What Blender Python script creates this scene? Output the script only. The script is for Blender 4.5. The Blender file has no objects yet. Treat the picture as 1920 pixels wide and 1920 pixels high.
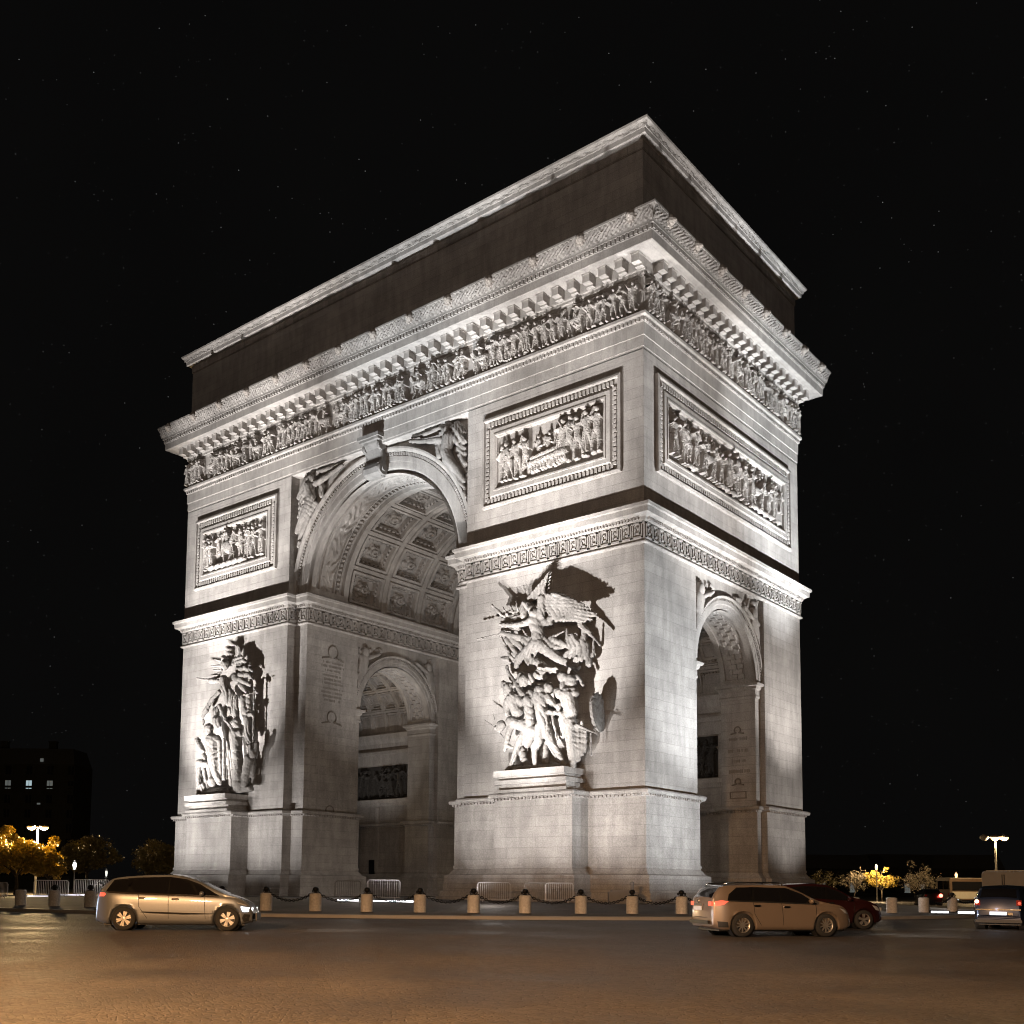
import bpy, bmesh, math, random
import numpy as np
from mathutils import Vector, Matrix
random.seed(7); rng = np.random.default_rng(7)
scene = bpy.context.scene
col = scene.collection
R = math.radians

# ---------------------------------------------------------------- camera
CAM = Vector((30.333, -50.633, 1.28))
YAW, PITCH, ROLL = 0.68735, 0.08840, 0.00896
FPX, CX, CY = 1987.7, 915.6, 1487.5
cam_data = bpy.data.cameras.new("camera")
cam_data.sensor_width = 36.0
cam_data.lens = FPX / 1920.0 * 36.0
cam_data.shift_x = (960.0 - CX) / 1920.0
cam_data.shift_y = (CY - 960.0) / 1920.0
cam_data.clip_start = 0.1
cam_data.clip_end = 5000
cam = bpy.data.objects.new("camera", cam_data)
col.objects.link(cam)
fw = Vector((-math.sin(YAW) * math.cos(PITCH), math.cos(YAW) * math.cos(PITCH), math.sin(PITCH)))
rt = Vector((math.cos(YAW), math.sin(YAW), 0)); up = rt.cross(fw)
r2 = math.cos(ROLL) * rt + math.sin(ROLL) * up
u2 = -math.sin(ROLL) * rt + math.cos(ROLL) * up
M = Matrix.Identity(4)
for i in range(3):
    M[i][0] = r2[i]; M[i][1] = u2[i]; M[i][2] = -fw[i]; M[i][3] = CAM[i]
cam.matrix_world = M
scene.camera = cam
FH = Vector((-math.sin(YAW), math.cos(YAW), 0)); RH = Vector((math.cos(YAW), math.sin(YAW), 0))

# ---------------------------------------------------------------- world: night sky with faint stars
world = bpy.data.worlds.new("World"); scene.world = world
world.use_nodes = True
nt = world.node_tree; nt.nodes.clear()
wo = nt.nodes.new('ShaderNodeOutputWorld'); bg = nt.nodes.new('ShaderNodeBackground')
tc = nt.nodes.new('ShaderNodeTexCoord'); vo = nt.nodes.new('ShaderNodeTexVoronoi')
vo.inputs['Scale'].default_value = 190.0
cr = nt.nodes.new('ShaderNodeMapRange'); cr.inputs[1].default_value = 0.07; cr.inputs[2].default_value = 0.02
cr.inputs[3].default_value = 0.0; cr.inputs[4].default_value = 1.0
sp = nt.nodes.new('ShaderNodeSeparateColor'); pw = nt.nodes.new('ShaderNodeMath'); pw.operation = 'POWER'; pw.inputs[1].default_value = 2.6
mu = nt.nodes.new('ShaderNodeMath'); mu.operation = 'MULTIPLY'
ms = nt.nodes.new('ShaderNodeMath'); ms.operation = 'MULTIPLY'; ms.inputs[1].default_value = 0.34
mx = nt.nodes.new('ShaderNodeMix'); mx.data_type = 'RGBA'
nz = nt.nodes.new('ShaderNodeTexNoise'); nz.inputs['Scale'].default_value = 6.0
mx.inputs[6].default_value = (0.0022, 0.0021, 0.0021, 1); mx.inputs[7].default_value = (0.0032, 0.0031, 0.0030, 1)
ad = nt.nodes.new('ShaderNodeMix'); ad.data_type = 'RGBA'; ad.blend_type = 'ADD'; ad.inputs[0].default_value = 1.0
L_ = nt.links.new
L_(tc.outputs['Generated'], vo.inputs['Vector']); L_(tc.outputs['Generated'], nz.inputs['Vector'])
L_(vo.outputs['Distance'], cr.inputs[0]); L_(vo.outputs['Color'], sp.inputs[0]); L_(sp.outputs[0], pw.inputs[0])
L_(cr.outputs[0], mu.inputs[0]); L_(pw.outputs[0], mu.inputs[1]); L_(mu.outputs[0], ms.inputs[0])
L_(nz.outputs['Fac'], mx.inputs[0]); L_(mx.outputs[2], ad.inputs[6]); L_(ms.outputs[0], ad.inputs[7])
L_(ad.outputs[2], bg.inputs['Color']); bg.inputs['Strength'].default_value = 1.0
L_(bg.outputs[0], wo.inputs['Surface'])

# ---------------------------------------------------------------- exposure, sampling
scene.view_settings.view_transform = 'Standard'; scene.view_settings.look = 'None'
scene.view_settings.exposure = 0.0; scene.view_settings.gamma = 1.0
scene.cycles.use_denoising = True
try: scene.cycles.denoiser = 'OPENIMAGEDENOISE'
except Exception: pass
scene.cycles.filter_width = 1.05
scene.cycles.max_bounces = 6; scene.cycles.diffuse_bounces = 3; scene.cycles.glossy_bounces = 3
scene.cycles.sample_clamp_indirect = 4.0; scene.cycles.sample_clamp_direct = 0.0

# ---------------------------------------------------------------- floodlights of the monument, street light and added fill lamps
WARM = (1.0, 0.94, 0.89); COOL = (0.93, 0.97, 1.0); NEUT = (1.0, 0.95, 0.915)
def spot(loc, target, power, angle, blend=0.6, color=NEUT, radius=0.28):
    d = bpy.data.lights.new('spot_light', 'SPOT'); d.energy = power; d.spot_size = R(angle); d.spot_blend = blend
    d.color = color; d.shadow_soft_size = radius
    o = bpy.data.objects.new('spot_light', d); col.objects.link(o); o.location = loc
    o.rotation_euler = (Vector(target) - Vector(loc)).to_track_quat('-Z', 'Y').to_euler()
    return o
def point(loc, power, color, radius=0.2):
    d = bpy.data.lights.new('fill_light', 'POINT'); d.energy = power; d.color = color; d.shadow_soft_size = radius
    o = bpy.data.objects.new('fill_light', d); col.objects.link(o); o.location = loc
    return o
# front (long) face: key lights below each pier, a low row for the foot, narrow beams for the cornice
for xc, o, o2, k in ((-6.6, 0.6, -2.4, 1.0), (-37.4, -1.9, -4.5, 1.15)):
    spot((xc + o, -13.5, 0.7), (xc - .5, 0, 17), 55000 * k, 48, 0.85)
    for dx in (-6.4, -3.2, 0.0, 3.2, 6.4): spot((xc + dx, -12.0, 0.6), (xc + dx, 0, 6.2), 5400 * k, 46, 1.0)
    spot((xc + o2, -13.5, 0.7), (xc, -.5, 31), 80000 * k, 32, 0.8)
    spot((xc + o2, -14.0, 0.7), (xc, -1.5, 42), 15000 * k, 26, 0.8)
spot((-41.5, -11.5, 0.6), (-38.0, -1, 10.5), 9000, 24, 0.9)
spot((-22.0, -14.5, 0.7), (-18, 0, 33), 110000, 28, 0.9, COOL)
spot((-22.0, -14.5, 0.7), (-22, 0, 25), 6000, 50, 0.8)
spot((-24.0, -14.0, 0.7), (-22, -1.5, 42), 15000, 28, 0.8)
spot((1.5, -15.0, 0.7), (-.8, -1, 38), 24000, 20, 0.9)
spot((-31.0, -14.0, 0.7), (-29.5, -.3, 35), 70000, 24, 1.0)
# short side
for y in (-1.0, 2.2, 5.4): spot((12.5, y, 0.6), (0, y, 5.8), 5600, 48, 1.0, COOL)
spot((12.5, 19.0, 0.6), (0, 18.5, 8.3), 5000, 50, 0.75, WARM)
spot((13.5, 12.5, 0.7), (0, 4.0, 17), 47000, 48, 0.8, COOL)
spot((13.5, 20.5, 0.7), (0, 18.5, 17), 26000, 38, 0.8, WARM)
spot((13.5, 13.5, 0.7), (0, 6.0, 31), 58000, 34, 0.8)
spot((13.5, 19.0, 0.7), (0, 17.5, 32), 125000, 30, 0.85, COOL)
spot((14.0, 16.5, 0.7), (1, 16.0, 42), 15000, 30, 0.8)
spot((14.0, 8.0, 0.7), (1, 4.0, 42), 15000, 28, 0.8)
# inside the passages
spot((-16.5, 2.5, 0.9), (-26, 9.0, 29), 8500, 70, 0.8, WARM)
spot((-26.5, 17.0, 0.9), (-19, 11.0, 30), 2500, 80, 0.8, WARM)
spot((-33.5, 8.0, 0.9), (-38, 12.0, 19), 2600, 80, 0.8, WARM)
spot((-9.0, 8.0, 0.9), (-6, 12.0, 19), 800, 90, 0.8, WARM)
# street lights of the avenue behind the camera, shaded so they fall on the carriageway
SOD = (1.0, 0.50, 0.19)
spot((17.0, -53.0, 8.0), (18.5, -46.0, 0.0), 30000, 126, 0.5, SOD, 0.4)
spot((33.0, -55.0, 8.0), (27.0, -45.0, 0.0), 11000, 120, 0.5, (1.0, .60, .31), 0.4)
spot((24.0, -58.0, 9.0), (14.0, -30.0, 0.8), 4500, 46, 0.9, (1.0, .84, .70), 0.6)
spot((38.0, -52.0, 9.0), (18.0, -21.0, 0.8), 5500, 40, 0.9, (1.0, .84, .68), 0.6)
# headlights of following traffic on the tails of the two nearest cars
spot((-6.0, -40.5, 0.7), (3.0, -34.2, 0.6), 4000, 16, 0.8, (.72, .82, 1.0), 0.1)
spot((9.0, -33.0, 0.9), (15.3, -25.6, 0.6), 2400, 10, 0.8, (.75, .84, 1.0), 0.1)
# added fill lamp without a real source, weakly warming the unlit attic
spot((70.0, -115.0, 16.0), (-18.0, 4.0, 44.0), 85000, 30, 0.9, (1.0, .78, .62), 1.5)
# added fill points standing in for floodlight spill on stepped base and passage
for p in ((-2.0, -11.0, 1.3), (-11.0, -11.0, 1.3), (-36.0, -11.0, 1.3), (10.5, 4.0, 1.3), (10.5, 18.0, 1.3)): point(p, 95, (1.0, .90, .82), .3)
point((-21.5, -2.0, 2.5), 260, (1.0, .88, .78), .4); point((-20.5, 8.0, 2.5), 260, (1.0, .88, .78), .4)


# ---------------------------------------------------------------- mesh helpers
class MB:
    def __init__(s): s.v = []; s.f = []; s.n = 0
    def add(s, verts, faces):
        s.v.append(np.asarray(verts, float).reshape(-1, 3)); k = s.n
        s.f.extend([tuple(i + k for i in f) for f in faces]); s.n += len(s.v[-1])
    def box(s, x0, x1, y0, y1, z0, z1):
        v = [(x, y, z) for z in (z0, z1) for y in (y0, y1) for x in (x0, x1)]
        s.add(v, [(0, 2, 3, 1), (4, 5, 7, 6), (0, 1, 5, 4), (2, 6, 7, 3), (0, 4, 6, 2), (1, 3, 7, 5)])
    def obox(s, c, ax, ay, az, hx, hy, hz):
        c = np.array(c, float); ax = np.array(ax, float) * hx; ay = np.array(ay, float) * hy; az = np.array(az, float) * hz
        v = [c + i * ax + j * ay + k * az for k in (-1, 1) for j in (-1, 1) for i in (-1, 1)]
        s.add(v, [(0, 2, 3, 1), (4, 5, 7, 6), (0, 1, 5, 4), (2, 6, 7, 3), (0, 4, 6, 2), (1, 3, 7, 5)])
    def prism(s, poly, z0, z1):
        n = len(poly); v = [(x, y, z0) for x, y in poly] + [(x, y, z1) for x, y in poly]
        f = [tuple(reversed(range(n))), tuple(range(n, 2 * n))]
        f += [(i, (i + 1) % n, n + (i + 1) % n, n + i) for i in range(n)]
        s.add(v, f)
    def sweep(s, path, prof, closed=True):
        p = np.array(path, float); n = len(p); prof = list(prof); m = len(prof)
        d = np.roll(p, -1, 0) - p; d /= np.linalg.norm(d, axis=1)[:, None] + 1e-12
        nr = np.stack([d[:, 1], -d[:, 0]], 1); vs = []
        for i in range(n):
            if closed or 0 < i < n - 1: a, b = nr[i - 1], nr[i]; mt = (a + b) / (1 + a @ b)
            elif i == 0: mt = nr[0]
            else: mt = nr[n - 2]
            for e, z in prof: vs.append((p[i, 0] + e * mt[0], p[i, 1] + e * mt[1], z))
        f = []
        for i in range(n if closed else n - 1):
            j = (i + 1) % n
            for k in range(m - 1): f.append((i * m + k, i * m + k + 1, j * m + k + 1, j * m + k))
        if not closed: f.append(tuple(range(m))); f.append(tuple(reversed(range((n - 1) * m, n * m))))
        s.add(vs, f)
    def grid(s, P, wrap=False):
        P = np.asarray(P, float); a, b = P.shape[:2]
        f = []
        for i in range(a - 1 if not wrap else a):
            i2 = (i + 1) % a
            for j in range(b - 1): f.append((i * b + j, i * b + j + 1, i2 * b + j + 1, i2 * b + j))
        s.add(P.reshape(-1, 3), f)
    def tube(s, pts, rad, seg=8, cap=True):
        pts = [Vector(p) for p in pts]; n = len(pts)
        rad = [rad] * n if np.isscalar(rad) else rad
        vs = []; prev = None
        for i, p in enumerate(pts):
            t = (pts[min(i + 1, n - 1)] - pts[max(i - 1, 0)]).normalized()
            if prev is None: a = t.orthogonal().normalized()
            else: a = (prev - t * prev.dot(t)).normalized()
            prev = a; b = t.cross(a)
            for k in range(seg):
                th = 2 * math.pi * k / seg
                vs.append(p + (a * math.cos(th) + b * math.sin(th)) * rad[i])
        f = [(i * seg + k, i * seg + (k + 1) % seg, (i + 1) * seg + (k + 1) % seg, (i + 1) * seg + k) for i in range(n - 1) for k in range(seg)]
        if cap: f += [tuple(reversed(range(seg))), tuple(range((n - 1) * seg, n * seg))]
        s.add([tuple(v) for v in vs], f)
    def lathe(s, prof, c, axis='z', seg=24):
        vs = []; m = len(prof)
        for k in range(seg):
            th = 2 * math.pi * k / seg; co, si = math.cos(th), math.sin(th)
            for r, h in prof:
                if axis == 'z': vs.append((c[0] + r * co, c[1] + r * si, c[2] + h))
                elif axis == 'y': vs.append((c[0] + r * co, c[1] + h, c[2] + r * si))
                else: vs.append((c[0] + h, c[1] + r * co, c[2] + r * si))
        f = [(k * m + i, ((k + 1) % seg) * m + i, ((k + 1) % seg) * m + i + 1, k * m + i + 1) for k in range(seg) for i in range(m - 1)]
        s.add(vs, f)
    def ball(s, c, r, seg=12, sc=(1, 1, 1)):
        prof = [(math.sin(math.pi * i / (seg // 2)), -math.cos(math.pi * i / (seg // 2))) for i in range(seg // 2 + 1)]
        vs = []; m = len(prof)
        for k in range(seg):
            th = 2 * math.pi * k / seg
            for a, h in prof: vs.append((c[0] + r * sc[0] * a * math.cos(th), c[1] + r * sc[1] * a * math.sin(th), c[2] + r * sc[2] * h))
        s.add(vs, [(k * m + i, ((k + 1) % seg) * m + i, ((k + 1) % seg) * m + i + 1, k * m + i + 1) for k in range(seg) for i in range(m - 1)])
    def mesh(s, name, mat, smooth=False):
        me = bpy.data.meshes.new(name)
        me.from_pydata(np.concatenate(s.v).tolist() if s.v else [], [], s.f); me.update()
        if smooth: me.polygons.foreach_set('use_smooth', [True] * len(me.polygons))
        if mat: me.materials.append(mat)
        return me
    def fix(s, me):
        bm = bmesh.new(); bm.from_mesh(me); bmesh.ops.recalc_face_normals(bm, faces=bm.faces); bm.to_mesh(me); bm.free()
    def build(s, name, mat, parent=None, smooth=False, recalc=True, merge=0):
        me = s.mesh(name, mat, smooth)
        if recalc or merge:
            bm = bmesh.new(); bm.from_mesh(me)
            if merge: bmesh.ops.remove_doubles(bm, verts=bm.verts, dist=merge)
            bmesh.ops.recalc_face_normals(bm, faces=bm.faces); bm.to_mesh(me); bm.free()
        o = bpy.data.objects.new(name, me); col.objects.link(o)
        if parent: attach(o, parent)
        return o
def wmat(o):
    m = Matrix.LocRotScale(o.location, o.rotation_euler, o.scale)
    return wmat(o.parent) @ o.matrix_parent_inverse @ m if o.parent else m
def attach(o, parent):
    o.parent = parent; o.matrix_parent_inverse = wmat(parent).inverted()
def local(o, parent):            # mesh coordinates are already relative to the thing
    o.parent = parent; o.matrix_parent_inverse = Matrix.Identity(4)
def tag(o, label=None, cat=None, group=None, kind=None):
    if label: o['label'] = label
    if cat: o['category'] = cat
    if group: o['group'] = group
    if kind: o['kind'] = kind
    return o
def empty(name, loc, label, cat, rz=0, group=None):
    o = bpy.data.objects.new(name, None); col.objects.link(o); o.location = loc; o.rotation_euler = (0, 0, rz)
    o.empty_display_size = 0.5
    return tag(o, label, cat, group)
def copy_tree(o, parent=None):
    c = o.copy(); col.objects.link(c)
    if parent: c.parent = parent
    for ch in [x for x in o.children]: copy_tree(ch, c)
    return c
def at(px, depth, z=0.0):
    p = Vector((CAM.x, CAM.y, 0)) + FH * depth + RH * ((px - CX) / FPX * depth); p.z = z
    return p

# ---------------------------------------------------------------- materials
def mat_base(name):
    m = bpy.data.materials.new(name); m.use_nodes = True
    return m, m.node_tree, m.node_tree.nodes['Principled BSDF']
def simple(name, c, rough=0.6, metal=0.0, coat=0.0, noise=0.0, nscale=4.0, spec=None):
    m, t, b = mat_base(name); b.inputs['Base Color'].default_value = (*c, 1)
    b.inputs['Roughness'].default_value = rough; b.inputs['Metallic'].default_value = metal
    b.inputs['Coat Weight'].default_value = coat
    if spec is not None: b.inputs['Specular IOR Level'].default_value = spec
    tcn = t.nodes.new('ShaderNodeTexCoord'); n = t.nodes.new('ShaderNodeTexNoise'); n.inputs['Scale'].default_value = nscale
    n.inputs['Detail'].default_value = 6
    t.links.new(tcn.outputs['Object'], n.inputs['Vector'])
    mxn = t.nodes.new('ShaderNodeMix'); mxn.data_type = 'RGBA'
    k = noise if noise else 0.12
    mxn.inputs[6].default_value = (*[x * (1 - k) for x in c], 1); mxn.inputs[7].default_value = (*[min(1, x * (1 + k)) for x in c], 1)
    t.links.new(n.outputs['Fac'], mxn.inputs[0]); t.links.new(mxn.outputs[2], b.inputs['Base Color'])
    return m
def emit(name, c, s):
    m, t, b = mat_base(name); b.inputs['Base Color'].default_value = (*[x * .5 for x in c], 1)
    b.inputs['Emission Color'].default_value = (*c, 1); b.inputs['Emission Strength'].default_value = s
    return m
def stone(name, c1, c2, block=(2.0, 0.62), joint=0.035, bump=0.35, jd=0.55, stain=0.3):
    m, t, b = mat_base(name); N = t.nodes.new; K = t.links.new
    geo = N('ShaderNodeNewGeometry'); tcn = N('ShaderNodeTexCoord')
    sx = N('ShaderNodeSeparateXYZ'); sn = N('ShaderNodeSeparateXYZ')
    K(tcn.outputs['Object'], sx.inputs[0]); K(geo.outputs['True Normal'], sn.inputs[0])
    ab = N('ShaderNodeMath'); ab.operation = 'ABSOLUTE'; K(sn.outputs[0], ab.inputs[0])
    gt = N('ShaderNodeMath'); gt.operation = 'GREATER_THAN'; gt.inputs[1].default_value = 0.7; K(ab.outputs[0], gt.inputs[0])
    mixu = N('ShaderNodeMix'); K(gt.outputs[0], mixu.inputs[0]); K(sx.outputs[0], mixu.inputs[2]); K(sx.outputs[1], mixu.inputs[3])
    cb = N('ShaderNodeCombineXYZ'); K(mixu.outputs[0], cb.inputs[0]); K(sx.outputs[2], cb.inputs[1])
    br = N('ShaderNodeTexBrick'); K(cb.outputs[0], br.inputs['Vector'])
    br.inputs['Scale'].default_value = 1.0; br.inputs['Brick Width'].default_value = block[0]; br.inputs['Row Height'].default_value = block[1]
    br.inputs['Mortar Size'].default_value = joint * .5; br.inputs['Mortar Smooth'].default_value = 0.3; br.inputs['Bias'].default_value = 0.0
    br.inputs['Color1'].default_value = (*c1, 1); br.inputs['Color2'].default_value = (*c2, 1)
    br.inputs['Mortar'].default_value = (*[x * jd for x in c1], 1)
    n1 = N('ShaderNodeTexNoise'); n1.inputs['Scale'].default_value = 0.35; n1.inputs['Detail'].default_value = 8; n1.inputs['Roughness'].default_value = .65
    K(tcn.outputs['Object'], n1.inputs['Vector'])
    mp = N('ShaderNodeMapping'); mp.inputs['Scale'].default_value = (2.2, 2.2, 0.5); K(tcn.outputs['Object'], mp.inputs[0])
    n2 = N('ShaderNodeTexNoise'); n2.inputs['Scale'].default_value = 1.0; n2.inputs['Detail'].default_value = 7; K(mp.outputs[0], n2.inputs['Vector'])
    n3 = N('ShaderNodeTexNoise'); n3.inputs['Scale'].default_value = 13.0; n3.inputs['Detail'].default_value = 6; n3.inputs['Roughness'].default_value = .7; K(tcn.outputs['Object'], n3.inputs['Vector'])
    r1 = N('ShaderNodeMapRange'); r1.inputs[1].default_value = .35; r1.inputs[2].default_value = .7; r1.inputs[3].default_value = 1 - stain; r1.inputs[4].default_value = 1.08; K(n1.outputs['Fac'], r1.inputs[0])
    r2_ = N('ShaderNodeMapRange'); r2_.inputs[1].default_value = .35; r2_.inputs[2].default_value = .65; r2_.inputs[3].default_value = 1 - stain * .55; r2_.inputs[4].default_value = 1.06; K(n2.outputs['Fac'], r2_.inputs[0])
    r3 = N('ShaderNodeMapRange'); r3.inputs[1].default_value = .3; r3.inputs[2].default_value = .7; r3.inputs[3].default_value = .7; r3.inputs[4].default_value = 1.22; K(n3.outputs['Fac'], r3.inputs[0])
    m1 = N('ShaderNodeMath'); m1.operation = 'MULTIPLY'; K(r1.outputs[0], m1.inputs[0]); K(r2_.outputs[0], m1.inputs[1])
    m2 = N('ShaderNodeMath'); m2.operation = 'MULTIPLY'; K(m1.outputs[0], m2.inputs[0]); K(r3.outputs[0], m2.inputs[1])
    vm = N('ShaderNodeVectorMath'); vm.operation = 'SCALE'; K(br.outputs['Color'], vm.inputs[0]); K(m2.outputs[0], vm.inputs['Scale'])
    K(vm.outputs[0], b.inputs['Base Color']); b.inputs['Roughness'].default_value = 0.85; b.inputs['Specular IOR Level'].default_value = .25
    bp = N('ShaderNodeBump'); bp.inputs['Strength'].default_value = bump; bp.inputs['Distance'].default_value = 0.03
    hs = N('ShaderNodeMath'); hs.operation = 'SUBTRACT'; K(n3.outputs['Fac'], hs.inputs[0]); K(br.outputs['Fac'], hs.inputs[1])
    K(hs.outputs[0], bp.inputs['Height']); K(bp.outputs[0], b.inputs['Normal'])
    return m
MS = stone('limestone_ashlar', (.46, .437, .417), (.40, .38, .362), block=(4.2, .6), joint=.034, bump=.4, jd=.74, stain=.28)
MSC = stone('limestone_carved', (.455, .432, .412), (.435, .412, .392), block=(6, 50), joint=0.0, bump=.25, stain=.35)
MSD = stone('limestone_sooty', (.42, .385, .355), (.38, .35, .32), block=(2.0, .6), bump=.4, stain=.5)
MSP = stone('limestone_plain', (.455, .432, .412), (.42, .40, .38), block=(2.2, 40), joint=.02, bump=.2)
MIR = simple('black_iron', (.012, .012, .013), .5, .6)
MGR = stone('granite_pale', (.36, .35, .34), (.33, .32, .31), block=(1.2, 9), joint=.03, bump=.3)

# ---------------------------------------------------------------- ground
def radial(name, rz, mat, seg=200, c=(-22.0, 10.75)):
    b = MB(); P = []
    for k in range(seg):
        th = 2 * math.pi * k / seg
        P.append([(c[0] + r * math.cos(th), c[1] + r * math.sin(th), z) for r, z in rz])
    b.grid(P, wrap=True); return b.build(name, mat, recalc=False)
def road_mat():
    m, t, b = mat_base('road_setts'); N = t.nodes.new; K = t.links.new
    tcn = N('ShaderNodeTexCoord'); mp = N('ShaderNodeMapping'); mp.inputs['Rotation'].default_value = (0, 0, -YAW); K(tcn.outputs['Object'], mp.inputs[0])
    mp.inputs['Scale'].default_value = (8.0, 21.0, 1)
    br = N('ShaderNodeTexVoronoi'); br.feature = 'DISTANCE_TO_EDGE'; br.inputs['Scale'].default_value = 1.0; br.inputs['Randomness'].default_value = .75; K(mp.outputs[0], br.inputs['Vector'])
    vc = N('ShaderNodeTexVoronoi'); vc.inputs['Scale'].default_value = 1.0; vc.inputs['Randomness'].default_value = .75; K(mp.outputs[0], vc.inputs['Vector'])
    sc_ = N('ShaderNodeSeparateColor'); K(vc.outputs['Color'], sc_.inputs[0])
    cx_ = N('ShaderNodeMix'); cx_.data_type = 'RGBA'; cx_.inputs[6].default_value = (.045, .041, .038, 1); cx_.inputs[7].default_value = (.085, .076, .068, 1); K(sc_.outputs[0], cx_.inputs[0])
    ed = N('ShaderNodeMapRange'); ed.inputs[1].default_value = 0; ed.inputs[2].default_value = .12; K(br.outputs['Distance'], ed.inputs[0])
    n1 = N('ShaderNodeTexNoise'); n1.inputs['Scale'].default_value = .35; n1.inputs['Detail'].default_value = 7; K(tcn.outputs['Object'], n1.inputs['Vector'])
    n2 = N('ShaderNodeTexNoise'); n2.inputs['Scale'].default_value = 4.5; n2.inputs['Detail'].default_value = 5; K(tcn.outputs['Object'], n2.inputs['Vector'])
    mr = N('ShaderNodeMapRange'); mr.inputs[1].default_value = .3; mr.inputs[2].default_value = .7; mr.inputs[3].default_value = .65; mr.inputs[4].default_value = 1.35; K(n1.outputs['Fac'], mr.inputs[0])
    vm = N('ShaderNodeVectorMath'); vm.operation = 'SCALE'; K(cx_.outputs[2], vm.inputs[0]); K(mr.outputs[0], vm.inputs['Scale']); K(vm.outputs[0], b.inputs['Base Color'])
    rr = N('ShaderNodeMapRange'); rr.inputs[1].default_value = .3; rr.inputs[2].default_value = .7; rr.inputs[3].default_value = .5; rr.inputs[4].default_value = .76; K(n1.outputs['Fac'], rr.inputs[0]); K(rr.outputs[0], b.inputs['Roughness'])
    hh = N('ShaderNodeMath'); hh.operation = 'ADD'; K(n2.outputs['Fac'], hh.inputs[0]); K(ed.outputs[0], hh.inputs[1])
    bp = N('ShaderNodeBump'); b.inputs['Specular IOR Level'].default_value = .35; bp.inputs['Strength'].default_value = .8; bp.inputs['Distance'].default_value = .014; K(hh.outputs[0], bp.inputs['Height']); K(bp.outputs[0], b.inputs['Normal'])
    return m
MRD = road_mat()
MPV = stone('island_paving', (.13, .12, .112), (.11, .104, .098), block=(.9, .9), joint=.02, bump=.3)
g = MB(); g.v.append(np.array([(-2500, -2500, -.01), (2500, -2500, -.01), (2500, 2500, -.01), (-2500, 2500, -.01)], float)); g.f.append((0, 1, 2, 3)); g.n = 4
tag(g.build('ground', simple('ground_earth', (.04, .038, .034), .9), recalc=False), kind='structure')
tag(radial('road', [(37.9, 0.0), (60, 0.0), (84, 0.0), (110, 0.0), (170, 0.0)], MRD), kind='structure')
tag(radial('island_pavement', [(0.01, .5), (20, .5), (27.5, .48), (34.0, .19), (37.75, .13)], MPV), kind='structure')
tag(radial('kerb', [(37.72, .05), (37.74, .146), (38.08, .142), (38.12, .128), (38.13, -.02)], simple('kerb_granite', (.30, .29, .28), .7, noise=.2, nscale=1.5)), kind='structure')

# ---------------------------------------------------------------- the monument
CXA, CYA = -22.0, 10.75
ARCH = empty('triumphal_arch', (CXA, CYA, .5), 'huge floodlit pale stone triumphal arch with tall vault, carved friezes and sculpture groups', 'monument')
def mirx(p, c=CXA): return [(2 * c - x, y) for x, y in reversed(p)]
def miry(p, c=CYA): return [(x, 2 * c - y) for x, y in reversed(p)]
FULL = [(0, 0), (0, 6), (-.4, 6), (-.4, 6.65), (-2.9, 6.65), (-2.9, 5.75), (-11.6, 5.75), (-11.6, 6.65), (-14.1, 6.65), (-14.1, 6), (-14.5, 6), (-14.5, .8), (-13.2, .8), (-13.2, 0)]
PED = FULL[:-1] + [(-13.2, 0), (-9.25, 0), (-9.25, -1.6), (-3.83, -1.6), (-3.83, 0)]
piers = [(FULL, PED), (mirx(FULL), mirx(PED)), (miry(FULL), miry(FULL)), (miry(mirx(FULL)), miry(mirx(FULL)))]
def rot_to_open(poly): return poly
def grow(poly, e):
    b = MB(); b.sweep(poly, [(e, 0), (e, 1)]); return [tuple(v[:2]) for v in b.v[0][::2]]
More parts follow.
